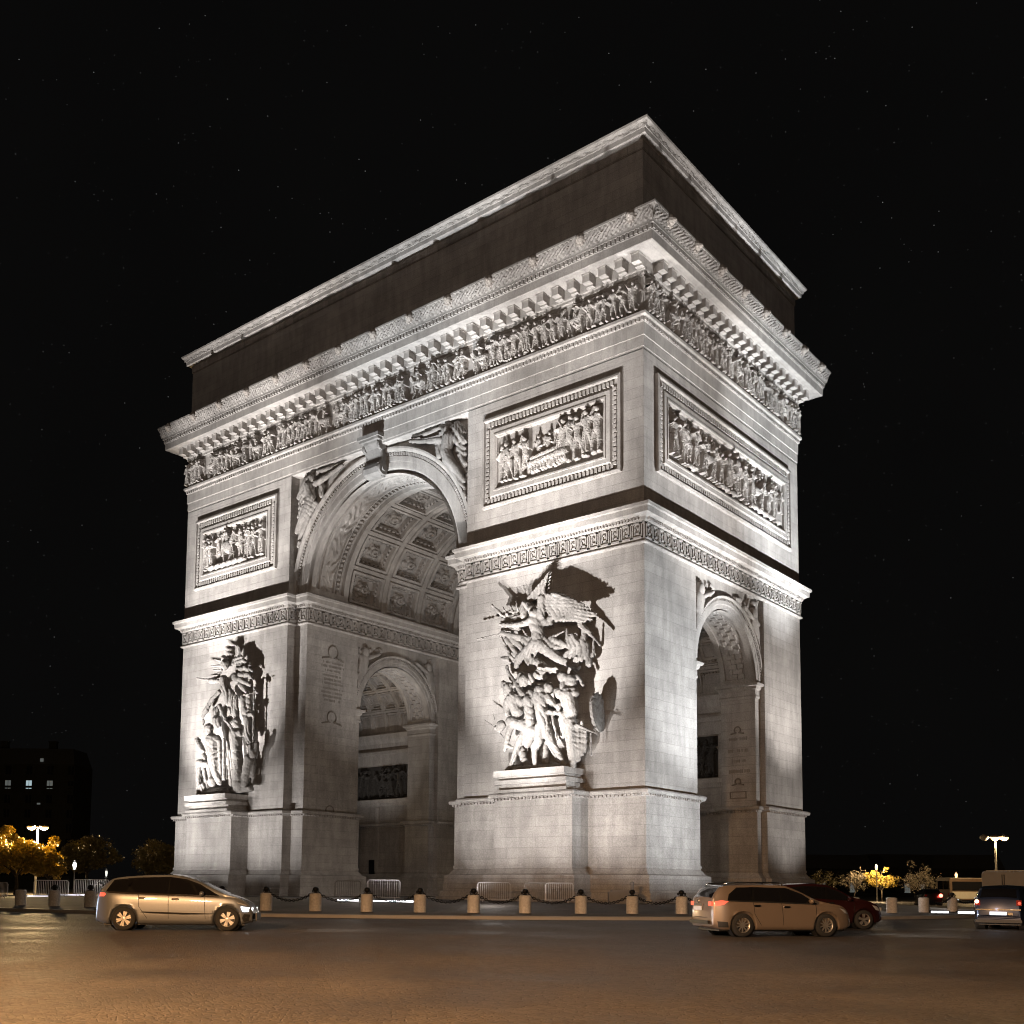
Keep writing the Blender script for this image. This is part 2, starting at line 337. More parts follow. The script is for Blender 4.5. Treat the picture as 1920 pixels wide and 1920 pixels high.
for full, ped in piers:
    b = MB(); b.prism(full, 6.5, 20.95); pier = b.build('pier', MS, ARCH)
    b = MB(); b.prism(grow(ped, .1), .3, 6.5); b.build('pedestal', MS, pier)
    b = MB(); b.sweep(ped, [(-.05, 6.38), (.1, 6.38), (.16, 6.44), (.2, 6.52), (.36, 6.56), (.4, 6.72), (.34, 6.8), (-.05, 6.86)]); b.build('pedestal_cornice', MSP, pier)
    b = MB(); b.sweep(full if ped is full else ped, [(-.05, 2.66), (.14, 2.64), (.16, 2.52), (.12, 2.48), (.12, 2.4), (.34, 2.1), (.5, 2.02), (.56, 2.02), (.56, 1.52), (.6, 1.5), (.6, 1.06), (.74, 1.04), (.74, .7), (.92, .68), (.92, .3)])
    b.build('base_moulding', MS, pier)
    # dentils under the pedestal cornice, visible sides only
    b = MB(); pts = grow(ped, .2)
    for i in range(len(pts)):
        p, q_ = np.array(pts[i]), np.array(pts[(i + 1) % len(pts)]); L = np.linalg.norm(q_ - p); d = (q_ - p) / L; nn = np.array([d[1], -d[0]])
        if nn[1] > .5 or L < .9: continue
        for k in range(int(L / .26)):
            c = p + d * (k + .5) * .26
            b.obox((c[0] + nn[0] * .04, c[1] + nn[1] * .04, 6.47), (d[0], d[1], 0), (nn[0], nn[1], 0), (0, 0, 1), .07, .07, .06)
    b.build('egg_and_dart', MSC, pier)
    # imposts of the small arches
    b = MB(); prof = [(-.05, 14.05), (.06, 14.05), (.1, 14.2), (.06, 14.3), (.06, 14.6), (.16, 14.7), (.2, 14.85), (.34, 14.9), (.36, 15.05), (-.05, 15.12)]
    sgx = 1 if full[0][0] == 0 or max(p[0] for p in full) > -1 else -1
    up_ = max(p[1] for p in full) > 15
    for pth in ([(-.4, 6), (-.4, 6.65), (-2.9, 6.65), (-2.9, 5.75)], [(-11.6, 5.75), (-11.6, 6.65), (-14.1, 6.65), (-14.1, 6)]):
        if sgx < 0: pth = mirx(pth)
        if up_: pth = miry(pth)
        b.sweep(pth, prof, closed=False)
    pth = [(-2.9, 5.75), (-11.6, 5.75)]
    if sgx < 0: pth = mirx(pth)
    if up_: pth = miry(pth)
    b.sweep(pth, [(-.05, 13.5), (.08, 13.5), (.12, 13.9), (.3, 14.3), (.4, 14.7), (-.05, 14.75)], closed=False)
    b.build('impost', MSP, pier)

# upper body
HALF = [(0, 0), (0, 21.5), (-13.2, 21.5), (-13.2, 20.7), (-14.5, 20.7), (-14.5, .8), (-13.2, .8), (-13.2, 0)]
NOTCH = [(0, 0), (0, 21.5), (-13.2, 21.5), (-13.2, 20.7), (-14.5, 20.7), (-14.5, 16.9), (-13.9, 16.9), (-13.9, 4.6), (-14.5, 4.6), (-14.5, .8), (-13.2, .8), (-13.2, 0)]
uppers = []
for hp, npoly in ((HALF, NOTCH), (mirx(HALF), mirx(NOTCH))):
    b = MB(); b.prism(hp, 20.9, 22.88); b.prism(npoly, 22.88, 32.25)
    w = b.build('upper_wall', MS, ARCH, recalc=True); uppers.append(w)
    # impost entablature with egg band
    b = MB(); b.sweep(hp, [(-.05, 20.72), (.1, 20.74), (.17, 20.8), (.17, 20.86), (.1, 20.92), (.08, 21.0), (.08, 21.98), (.14, 22.0), (.2, 22.08), (.24, 22.2), (.4, 22.3), (.55, 22.36), (.57, 22.68), (.66, 22.74), (.7, 22.9), (-.05, 23.0)])
    ent = b.build('impost_entablature', MSP, ARCH)
    egg = MB(); key = MB(); sl = MB()
    pts = hp
    for i in range(len(pts)):
        p, q_ = np.array(pts[i], float), np.array(pts[(i + 1) % len(pts)], float); L = np.linalg.norm(q_ - p); d = (q_ - p) / L; nn = np.array([d[1], -d[0]])
        if nn[1] > .5: continue
        D3, N3 = (d[0], d[1], 0), (nn[0], nn[1], 0)
        for k in range(int(L / .21)):
            c = p + d * (k + .5) * .21 + nn * .26
            egg.obox((c[0], c[1], 22.14), D3, N3, (0, 0, 1), .065, .07, .075)
        for k in range(int(L / .42)):
            c = p + d * (k + .5) * .42 + nn * .6
            egg.obox((c[0], c[1], 22.79), D3, N3, (0, 0, 1), .1, .07, .045)
        if L < .7: continue
        nk = max(1, round(L / .735)); uw = L / nk
        for k in range(nk):
            o0 = p + d * k * uw; s = uw / 7.0; hz = .94 / 7.0; t = .34
            def bar(u0, v0, u1, v1):
                a = o0 + d * (u0 + u1) / 2 * s + nn * .1
                key.obox((a[0], a[1], 21.02 + (v0 + v1) / 2 * hz), D3, N3, (0, 0, 1), (abs(u1 - u0) / 2 + t) * s, .055, (abs(v1 - v0) / 2 + t) * hz)
            bar(.4, .5, 6.2, .5); bar(.4, .5, .4, 6.5); bar(.4, 6.5, 4.9, 6.5); bar(4.9, 6.5, 4.9, 2.2); bar(2.2, 2.2, 4.9, 2.2); bar(2.2, 2.2, 2.2, 4.6); bar(2.2, 4.6, 3.4, 4.6); bar(6.2, .5, 6.2, 6.5); bar(6.2, 6.5, 7.4, 6.5)
    egg.build('egg_and_dart', MSC, ent, recalc=False); key.build('greek_key_frieze', MSC, ent, recalc=False)

# entablature, cornice, attic
RECT = [(0, 0), (0, 21.5), (-44, 21.5), (-44, 0)]
b = MB(); b.prism(RECT, 32.2, 44.9); core = b.build('entablature', MS, ARCH)
b = MB()
b.sweep(RECT, [(-.02, 32.35), (.035, 32.36), (.035, 33.0), (.08, 33.02), (.08, 33.78), (.12, 33.8), (.14, 34.02), (.26, 34.1), (.3, 34.14), (.3, 34.3), (.24, 34.34), (-.02, 34.38)])
arch_tr = b.build('architrave', MSP, ARCH)
def along(rect, e, step, z, hx, hy, hz, B, sides=(0, 3), off=0.0, n0=None):
    """boxes repeated along visible sides of the rectangle: side 0 is x=0, side 3 is y=0"""
    for sd in sides:
        p, q_ = np.array(rect[sd], float), np.array(rect[(sd + 1) % 4], float); L = np.linalg.norm(q_ - p) + 2 * e; d = (q_ - p) / np.linalg.norm(q_ - p); nn = np.array([d[1], -d[0]])
        n = round(L / step)
        for k in range(n):
            c = p - d * e + d * (k + .5) * L / n + nn * e
            B.obox((c[0], c[1], z), (d[0], d[1], 0), (nn[0], nn[1], 0), (0, 0, 1), hx, hy, hz)
b = MB(); along(RECT, .15, .27, 33.92, .085, .06, .1, b); b.build('dentil_row', MSC, arch_tr, recalc=False)
b = MB()
b.sweep(RECT, [(-.02, 36.5), (.06, 36.52), (.08, 36.62), (.14, 36.66), (.16, 36.82), (.22, 36.86), (.24, 36.94), (.24, 37.5), (.34, 37.54), (1.36, 37.58), (1.4, 37.52), (1.46, 37.56), (1.48, 38.06), (1.52, 38.1), (1.5, 38.14), (1.5, 38.38), (1.62, 38.4), (1.62, 38.5), (1.66, 38.75), (1.78, 39.05), (1.9, 39.25), (1.94, 39.3), (1.94, 39.42), (.2, 39.5), (-.05, 39.5)])
corn = b.build('main_cornice', MSP, ARCH)
b = MB(); along(RECT, 1.53, .3, 38.25, .1, .07, .11, b); b.build('dentil_row', MSC, corn, recalc=False)
b = MB(); along(RECT, .1, .24, 36.74, .07, .07, .07, b); b.build('egg_and_dart', MSC, corn, recalc=False)
# modillions: one mesh, copied
mb = MB(); mb.box(-.25, .25, -.68, 0, .1, .62); mb.box(-.29, .29, -.72, .0, .56, .66); mb.box(-.25, .25, -.3, 0, -.02, .1)
mod_me = mb.mesh('modillion', MSP); mb.fix(mod_me)
def put(me, name, loc, rz, parent):
    o = bpy.data.objects.new(name, me); col.objects.link(o); o.location = loc; o.rotation_euler = (0, 0, rz)
    o.parent = parent; o.matrix_parent_inverse = wmat(parent).inverted(); return o
nfr = 39
for k in range(nfr + 1): put(mod_me, 'modillion', (-44.0 + 44.0 * k / nfr, -.22, 36.92), 0, corn)
nsd = 21
for k in range(nsd + 1):
    if k > 0: put(mod_me, 'modillion', (.22, 21.5 * k / nsd, 36.92), math.pi / 2, corn)
# cyma ornament: heightfield strip of leaves, and lion heads
def strip_relief(name, p, d, nn, L, z0, z1, e0, e1, amp, parent, mat, seed=1, res=.07, pat='leaf'):
    nu, nv = int(L / res), max(5, int((z1 - z0) / res)); u = np.linspace(0, L, nu); v = np.linspace(0, 1, nv)
    U, V = np.meshgrid(u, v, indexing='ij')
    r = np.random.default_rng(seed)
    ph = np.cumsum(r.normal(0, .02, nu))[:, None]
    if pat == 'leaf': h = np.abs(np.sin(U * 9.5 + 2.2 * np.sin(V * 6) + ph)) * (.5 + .5 * np.sin(V * math.pi)) + .6 * r.random(U.shape)
    else: h = np.sin(U * 5 + 3 * np.cos(V * 7)) * np.cos(V * 9 + 2 * np.sin(U * 3)) + r.random(U.shape)
    E = e0 + (e1 - e0) * V + amp * h
    P = np.stack([p[0] + d[0] * U + nn[0] * E, p[1] + d[1] * U + nn[1] * E, z0 + (z1 - z0) * V], -1)
    b = MB(); b.grid(P); return b.build(name, mat, parent, recalc=False)
strip_relief('palmette_band', (-45.7, 0), (1, 0), (0, -1), 47.4, 38.52, 39.28, 1.64, 1.88, .075, corn, MSC, 3)
strip_relief('palmette_band', (0, -1.7), (0, 1), (1, 0), 24.9, 38.52, 39.28, 1.64, 1.88, .075, corn, MSC, 4)
lb = MB(); lb.ball((0, -.1, .0), .3, 12, (1, .9, 1.1)); lb.ball((0, -.34, -.08), .15, 10); lb.ball((-.2, 0, .26), .14, 8); lb.ball((.2, 0, .26), .14, 8)
for k in range(10):
    th = 2 * math.pi * k / 10; lb.ball((.32 * math.cos(th), .02, .32 * math.sin(th)), .13, 8)
lion = lb.mesh('lion_head', MSD)
for k in range(14): put(lion, 'lion_head', (-44.4 + 3.44 * k, -1.8, 39.14), 0, corn)
for k in range(8): put(lion, 'lion_head', (1.8, -.1 + 3.1 * k, 39.14), math.pi / 2, corn)
# attic
b = MB(); b.sweep(RECT, [(-.05, 39.45), (.3, 39.5), (.3, 40.2), (.05, 40.3), (-.05, 40.35), (-.05, 44.3), (.06, 44.36), (.06, 44.9)])
attic = b.build('attic_wall', MSD, ARCH)
b = MB(); b.prism(grow(RECT, -.1), 44.8, 45.5)
b.sweep(RECT, [(-.3, 44.88), (.02, 44.9), (.12, 44.96), (.34, 45.0), (.4, 45.02), (.42, 45.3), (.46, 45.32), (.46, 45.42), (.56, 45.5), (.7, 45.62), (.72, 45.74), (-.5, 45.8)])
acor = b.build('attic_cornice', MSP, ARCH)
strip_relief('carved_band', (-44.5, 0), (1, 0), (0, -1), 45.1, 45.3, 45.6, .47, .58, .035, acor, MSC, 5, .06, 'x')
strip_relief('carved_band', (0, -.55), (0, 1), (1, 0), 22.6, 45.3, 45.6, .47, .58, .035, acor, MSC, 6, .06, 'x')
b = MB(); b.lathe([(0, -.03), (.3, -.07), (.34, -.02), (.7, -.03), (.8, -.08), (.9, -.04), (.92, .05)], (0, 0, 0), 'y', 28)
shield = b.mesh('round_shield', MSD, True)
pb = MB(); pb.box(-.35, .35, -.06, 0.06, 40.3, 44.3); pb.box(-.42, .42, -.1, 0.06, 43.9, 44.3)
pil = pb.mesh('attic_pilaster', MSD)
for k in range(14):
    x = -42.4 + 3.14 * k
    pass
for k in range(7):
    y = 1.4 + 3.1 * k
    pass

# ---------------------------------------------------------------- procedural carved reliefs (height fields of figures)
class HF:
    def __init__(s, w, h, res):
        s.w, s.h = w, h; s.nu, s.nv = int(w / res) + 1, int(h / res) + 1
        s.u = np.linspace(0, w, s.nu); s.v = np.linspace(0, h, s.nv); s.H = np.zeros((s.nu, s.nv))
    def cap(s, a, b_, ra, rb, top, k=.5):
        """rounded limb from a to b, radius ra..rb, its ridge at height top"""
        R_ = max(ra, rb); x0, x1 = min(a[0], b_[0]) - R_, max(a[0], b_[0]) + R_; y0, y1 = min(a[1], b_[1]) - R_, max(a[1], b_[1]) + R_
        i0, i1 = np.searchsorted(s.u, [x0, x1]); j0, j1 = np.searchsorted(s.v, [y0, y1])
        if i1 <= i0 or j1 <= j0: return
        U, V = np.meshgrid(s.u[i0:i1], s.v[j0:j1], indexing='ij')
        dx, dy = b_[0] - a[0], b_[1] - a[1]; L2 = dx * dx + dy * dy + 1e-9
        t = np.clip(((U - a[0]) * dx + (V - a[1]) * dy) / L2, 0, 1)
        dist = np.hypot(U - a[0] - t * dx, V - a[1] - t * dy); rr = ra + (rb - ra) * t
        q_ = 1 - (dist / rr) ** 2
        h = np.where(q_ > 0, top * (1 - k) + top * k * np.sqrt(np.clip(q_, 0, 1)), 0)
        s.H[i0:i1, j0:j1] = np.maximum(s.H[i0:i1, j0:j1], h)
    def person(s, x, base, ht, top, r):
        u = ht / 7.2; lean = r.normal(0, .06) * ht
        hip = (x + lean * .4, base + ht * .5); sh = (x + lean, base + ht * .8); hd = (x + lean * 1.2 + r.normal(0, .15) * u, base + ht * .93)
        rob = r.random() < .45
        for sgn in (-1, 1):
            kx = x + sgn * u * r.uniform(.35, .9) + lean * .2
            kn = (kx, base + ht * .27); ft = (x + sgn * u * r.uniform(.3, 1.4), base + r.uniform(0, .04) * ht)
            s.cap((hip[0] + sgn * u * .35, hip[1]), kn, u * .48, u * .34, top * .75); s.cap(kn, ft, u * .33, u * .2, top * .7)
            s.cap(ft, (ft[0] + u * .4, ft[1]), u * .2, u * .18, top * .75)
            el = (sh[0] + sgn * u * r.uniform(.8, 1.5), sh[1] + r.uniform(-1.6, .5) * u); ha = (el[0] + r.uniform(-1, 1) * u, el[1] + r.uniform(-.6, 1.5) * u)
            s.cap((sh[0] + sgn * u * .6, sh[1] - .1 * u), el, u * .32, u * .24, top * .9); s.cap(el, ha, u * .24, u * .17, top)
        if rob:
            for q_ in range(4):
                xx = x + (q_ - 1.5) * u * .45; s.cap((xx + lean * .4, hip[1] + u * .3), (xx + r.normal(0, .2) * u, base + ht * r.uniform(.06, .16)), u * .3, u * .26, top * r.uniform(.55, .85), .7)
        s.cap(hip, (hip[0] * .5 + sh[0] * .5, (hip[1] + sh[1]) / 2), u * .6, u * .66, top * .85); s.cap((sh[0] * .7 + hip[0] * .3, sh[1] - .5 * u), (sh[0], sh[1] - .25 * u), u * .75, u * .8, top * .92)
        s.cap(hd, (hd[0], hd[1] + u * .1), u * .44, u * .42, top * 1.05, .6)
        if r.random() < .5: s.cap((hd[0], hd[1] + u * .35), (hd[0] + r.normal(0, .2) * u, hd[1] + u * .7), u * .42, u * .2, top * .95)
        if r.random() < .25:
            s.cap((ha[0], base + ht * .2), (ha[0] + r.normal(0, .4) * u, base + ht * r.uniform(1.0, 1.18)), u * .1, u * .08, top * .7)
    def horse(s, x, base, ht, top, r, sg=1):
        u = ht / 7
        s.cap((x - sg * u * 1.4, base + ht * .52), (x + sg * u * 1.3, base + ht * .55), u * .95, u * .9, top * .9); s.cap((x + sg * u * 1.5, base + ht * .6), (x + sg * u * 2.3, base + ht * .86), u * .6, u * .38, top)
        s.cap((x + sg * u * 2.3, base + ht * .88), (x + sg * u * 3.1, base + ht * .76), u * .35, u * .2, top)
        for dx in (-1.8, -1.3, 1.2, 1.8):
            kx = x + sg * dx * u + r.normal(0, .3) * u; s.cap((x + sg * dx * u, base + ht * .45), (kx, base + ht * .24), u * .36, u * .22, top * .8); s.cap((kx, base + ht * .24), (kx + r.normal(0, .3) * u, base), u * .2, u * .14, top * .7)
        s.cap((x - sg * u * 2.2, base + ht * .6), (x - sg * u * 2.6, base + ht * .25), u * .25, u * .15, top * .6)
    def noise(s, amp, r):
        s.H += np.where(s.H > .02, amp * r.normal(0, 1, s.H.shape), 0)
    def mesh(s, name, o, du, dn, mat, parent, z0):
        """o: origin (x,y), du: wall direction, dn: outward normal"""
        U, V = np.meshgrid(s.u, s.v, indexing='ij')
        P = np.stack([o[0] + du[0] * U + dn[0] * s.H, o[1] + du[1] * U + dn[1] * s.H, z0 + V], -1)
        b = MB(); b.grid(P); return b.build(name, mat, parent, recalc=False)

def crowd(w, h, res, seed, top, base=.06, dens=.55, horses=.1):
    r = np.random.default_rng(seed); f = HF(w, h, res); x = .3
    for q_ in range(int(w / dens)):       # rear rank: heads and shoulders
        f.person(r.uniform(.2, w - .2), h * r.uniform(.02, .12), h * r.uniform(.78, .86), top * .34, r)
    while x < w - .25:
        if r.random() < horses and x < w - 2.2:
            f.horse(x + 1, base, h * .8, top * .9, r, 1 if r.random() < .5 else -1); f.person(x + 1, h * .3, h * .62, top, r); x += 2.0
        else: f.person(x, base + r.uniform(0, .05), h * r.uniform(.8, .9), top * r.uniform(.85, 1.05), r); x += dens * r.uniform(.7, 1.3)
    f.noise(.014, r); return f
fz = MB()
crowd(44.3, 2.12, .04, 11, .5, dens=.56).mesh('figure_frieze', (-44.15, -.02), (1, 0), (0, -1), MSC, ARCH, 34.38)
crowd(21.7, 2.12, .04, 12, .5, dens=.56).mesh('figure_frieze', (.02, -.05), (0, 1), (1, 0), MSC, ARCH, 34.38)

# framed panels
def frame_panel(o, du, dn, w, z0, z1, seed, style):
    """rectangular frame on a wall; o = wall point at u=0"""
    def P3(u, e, z): return (o[0] + du[0] * u + dn[0] * e, o[1] + du[1] * u + dn[1] * e, z)
    rings = [(0, 0), (0, .2), (.12, .24), (.18, .22), (.2, .06), (.62, .06), (.66, .12), (.72, .2), (.98, .2), (1.0, .25), (1.1, .25), (1.14, .2), (1.2, .16), (1.22, .02)]
    P = []
    for (i, e) in rings:
        it = i * 1.18; P.append([P3(i, e, z0 + i), P3(w - i, e, z0 + i), P3(w - i, e, z1 - it), P3(i, e, z1 - it), P3(i, e, z0 + i)])
    b = MB(); b.grid(P); fr = b.build('panel_frame', MSP, ARCH)
    b = MB(); b.add([P3(1.2, .02, z0 + 1.2), P3(w - 1.2, .02, z0 + 1.2), P3(w - 1.2, .02, z1 - 1.4), P3(1.2, .02, z1 - 1.4)], [(0, 1, 2, 3)]); b.build('panel_field', MSP, fr)
    b = MB(); D3, N3 = (du[0], du[1], 0), (dn[0], dn[1], 0)
    i = .42; it = .42 * 1.18
    for k in range(int((w - 2 * i) / .28)):
        u = i + (k + .5) * .28
        for z in (z0 + i, z1 - it): b.obox(P3(u, .11, z), D3, N3, (0, 0, 1), .09, .06, .13)
    for k in range(int((z1 - z0 - .9) / .28)):
        z = z0 + i + (k + .5) * .28
        for u in (i, w - i): b.obox(P3(u, .11, z), D3, N3, (0, 0, 1), .13, .06, .09)
    b.build('egg_and_dart', MSC, fr, recalc=False)
    r = np.random.default_rng(seed); W_, H_ = w - 2.46, z1 - z0 - 2.68
    f = HF(W_, H_, .036)
    if style == 'funeral':
        for x in np.linspace(.5, W_ * .3, 4): f.person(x, .12 + r.uniform(0, .1), H_ * r.uniform(.7, .8), .42, r)
        for x in (W_ * .42, W_ * .5): f.person(x, .7, H_ * .55, .3, r)
        for x in np.linspace(W_ * .62, W_ - .4, 5): f.person(x, .15 + r.uniform(0, .15), H_ * r.uniform(.82, .9), .45, r)
        f.cap((W_ * .34, .75), (W_ * .66, .95), .22, .26, .42); f.cap((W_ * .36, 1.05), (W_ * .58, 1.25), .18, .2, .4)
        for k in range(9): f.cap((W_ * (.36 + .03 * k), .85), (W_ * (.36 + .03 * k) + r.normal(0, .05), .25 + .05 * k * .3), .13, .1, .38)
        f.cap((W_ * .42, 1.9), (W_ * .58, 2.1), .4, .4, .12); f.cap((W_ * .56, 1.3), (W_ * .6, 2.9), .07, .05, .3)
    elif style == 'battle':
        n = int(W_ / .4)
        for k in range(n): f.person(r.uniform(.3, W_ - .3), H_ * r.uniform(.25, .42), H_ * .5, .25, r)
        for k in range(int(W_ / 1.2)): f.person(.4 + k * 1.15 + r.uniform(0, .3), .1 + r.uniform(0, .25), H_ * r.uniform(.62, .82), .52, r)
        for k in range(int(W_ / 3.4)): f.horse(1.6 + k * 3.2 + r.uniform(0, .5), .3, H_ * .66, .44, r, 1 if k % 2 else -1)
        for k in range(int(W_ / 1.6)):
            x = r.uniform(.3, W_ - .8); f.cap((x, .15), (x + r.uniform(.5, .9), .2), .2, .16, .4)
        for k in range(int(W_ * 1.2)):
            x = r.uniform(.2, W_ - .2); f.cap((x, H_ * .5), (x + r.normal(0, .25), H_ * r.uniform(.85, .97)), .05, .035, .25)
    else:
        f.horse(W_ * .42, .4, H_ * .8, .45, r, 1); f.person(W_ * .42, 1.25, H_ * .58, .45, r); f.cap((W_ * .42, 1.5), (W_ * .43, 1.6), .45, .5, .5)
        for x in (.45, 1.0, W_ * .63, W_ * .73, W_ * .83, W_ * .94): f.person(x, .15, H_ * r.uniform(.75, .88), .42, r)
        for x in np.linspace(.5, W_ - .4, 11): f.person(x, H_ * .4, H_ * .5, .24, r)
        for x in np.linspace(1.0, W_ * .6, 6): f.cap((x, .2), (x + .5, .3), .2, .15, .4)
    f.noise(.012, r)
    o2 = (o[0] + du[0] * 1.23 + dn[0] * .025, o[1] + du[1] * 1.23 + dn[1] * .025)
    f.mesh('relief', o2, du, dn, MSC, fr, z0 + 1.23)
frame_panel((-11.85, 0), (1, 0), (0, -1), 10.4, 25.25, 31.15, 31, 'funeral')
frame_panel((-42.6, 0), (1, 0), (0, -1), 10.35, 25.3, 31.15, 32, 'horse')
frame_panel((0, 1.3), (0, 1), (1, 0), 18.6, 25.3, 31.2, 33, 'battle')

# ---------------------------------------------------------------- arches and vaults
def arc_slab(B, cu, zs, zb, Rr, top, half, place, d0, d1, n=72):
    """wall slab pierced by a round arch: place(u, d, z) -> xyz, d0 front, d1 back"""
    u, z = [cu - Rr], [zb]
    for k in range(n + 1):
        th = math.pi - math.pi * k / n; u.append(cu + Rr * math.cos(th)); z.append(zs + Rr * math.sin(th))
    u.append(cu + Rr); z.append(zb); m = len(u); vs = []
    for d in (d0, d1):
        for i in range(m): vs.append(place(u[i], d, z[i]))
        for i in range(m): vs.append(place(u[i], d, top))
    f = []
    for i in range(m - 1):
        f += [(i, i + 1, m + i + 1, m + i), (2 * m + i, 3 * m + i, 3 * m + i + 1, 2 * m + i + 1), (i, 2 * m + i, 2 * m + i + 1, i + 1)]
    B.add(vs, f)
def archivolt(B, cu, zs, Rr, prof, place, n=80, zb=None, a0=0.0, a1=math.pi):
    P = []
    ths = [a0 + (a1 - a0) * k / n for k in range(n + 1)]
    if zb is not None: P.append([place(cu + (Rr + r), d, zb) for r, d in prof])
    for th in ths: P.append([place(cu + (Rr + r) * math.cos(th), d, zs + (Rr + r) * math.sin(th)) for r, d in prof])
    if zb is not None: P.append([place(cu - (Rr + r), d, zb) for r, d in prof])
    B.grid(P)
GZ = 23.1
frontp = lambda u, d, z: (u, .8 + d, z)
backp = lambda u, d, z: (u, 20.7 - d, z)
for pl in (frontp, backp):
    b = MB(); arc_slab(b, CXA, GZ, 22.95, 7.5, 32.25, 7.5, pl, 0, 3.8); b.build('great_arch_wall', MSP, ARCH)
    b = MB(); archivolt(b, CXA, GZ, 7.5, [(0, 0), (0, -.1), (.12, -.12), (.5, -.12), (.5, -.17), (.85, -.17), (.9, -.1), (1.12, -.1), (1.16, -.26), (1.34, -.34), (1.46, -.34), (1.46, 0)], pl, 96, zb=23.0)
    av = b.build('archivolt', MSP, ARCH)
    b = MB()
    for k in range(112):
        th = math.pi * (k + .5) / 112; rr = 8.5; p = pl(CXA + rr * math.cos(th), -.16, GZ + rr * math.sin(th))
        b.obox(p, (math.cos(th), 0, math.sin(th)), (0, 1, 0), (-math.sin(th), 0, math.cos(th)), .09, .07, .07)
    b.build('bead_moulding', MSC, av, recalc=False)
# great vault: coffered barrel with decorated rings at both mouths
def barrel(name, R0, th0, th1, y0, y1, fn, mat, nth, ny, centre=CXA, zs=GZ, axis='y', parent=ARCH):
    th = np.linspace(th0, th1, nth); y = np.linspace(y0, y1, ny); T, Y = np.meshgrid(th, y, indexing='ij')
    D = fn(T, Y); rr = R0 + D
    A = centre + rr * np.cos(T); Z = zs + rr * np.sin(T)
    P = np.stack([A, Y, Z], -1) if axis == 'y' else np.stack([Y, A, Z], -1)
    b = MB(); b.grid(P); return b.build(name, mat, parent, recalc=False)
def coffers(rows, cols, y0, y1, deep, seed, m=.0, rosette=True):
    r = np.random.default_rng(seed)
    def fn(T, Y):
        a = (T / math.pi * rows) % 1.0; c = ((Y - y0) / (y1 - y0) * cols) % 1.0
        d = np.minimum(np.minimum(a, 1 - a), np.minimum(c, 1 - c))           # distance to coffer border, 0..0.5
        h = np.where(d > .055, .22 * deep, 0.0); h = np.where(d > .08, -.06 * deep, h); h = np.where(d > .145, .5 * deep, h)
        beads = (np.sin(T / math.pi * rows * 56) * np.sin((Y - y0) / (y1 - y0) * cols * 56)) > -.2
        h = np.where((d > .17) & (d < .225), np.where(beads, .42, .85) * deep, h); h = np.where(d > .225, 1.05 * deep, h)
        if rosette:
            q_ = np.hypot(a - .5, c - .5); an = np.arctan2(a - .5, c - .5)
            ro = np.clip(1 - (q_ / (.19 * (1 + .18 * np.cos(an * 6)))) ** 2, 0, 1); h = h - deep * .75 * np.sqrt(ro) * (1 - .35 * (np.sin(q_ * 75) > .2))
        else: h = np.where(d > .33, 1.3 * deep, h)
        h = h + 0
        return h
    return fn
barrel('coffered_vault', 7.5, 0, math.pi, 4.6, 16.9, coffers(8, 3, 4.6, 16.9, .58, 1), MSP, 560, 330)
def ringband(y0, y1, flip=False):
    r = np.random.default_rng(5)
    def fn(T, Y):
        t = (Y - y0) / (y1 - y0); t = 1 - t if flip else t
        s_ = T * 7.5
        h = np.zeros_like(T); h = -np.where((t < .14) | (t > .86), .3, 0)
        h = h - np.where(((t > .25) & (t < .29)) | ((t > .63) & (t < .66)) | ((t > .76) & (t < .79)), .18, 0)
        orn = (np.sin(s_ * 4.2 + 2 * np.cos(t * 18)) * np.cos(t * 30 + 2.5 * np.sin(s_ * 2.1))) 
        h = h - np.where((t > .31) & (t < .62), .03 + .17 * np.clip(orn * 1.5, 0, 1), 0)
        dn = (np.sin(s_ * 17) > 0); h = h - np.where((t > .67) & (t < .75), np.where(dn, .2, .02), 0)
        e = (T < .06) | (T > math.pi - .06); h = np.where(e, -.3, h)
        return h
    return fn
barrel('vault_ring', 7.5, 0, math.pi, .82, 4.58, ringband(.8, 4.6), MSP, 900, 110)
barrel('vault_ring', 7.5, 0, math.pi, 16.92, 20.68, ringband(16.9, 20.7, True), MSP, 500, 60)
b = MB(); 
for (xa, sg) in ((-14.5, -1), (-29.5, 1)):
    b.box(min(xa, xa + sg * -.62), max(xa, xa + sg * -.62), 4.58, 16.92, 22.7, 22.96)
b.build('vault_ledge', MSP, ARCH)
MSK = stone('limestone_grimy', (.26, .25, .24), (.24, .23, .22), block=(6, 50), joint=0, bump=.3)
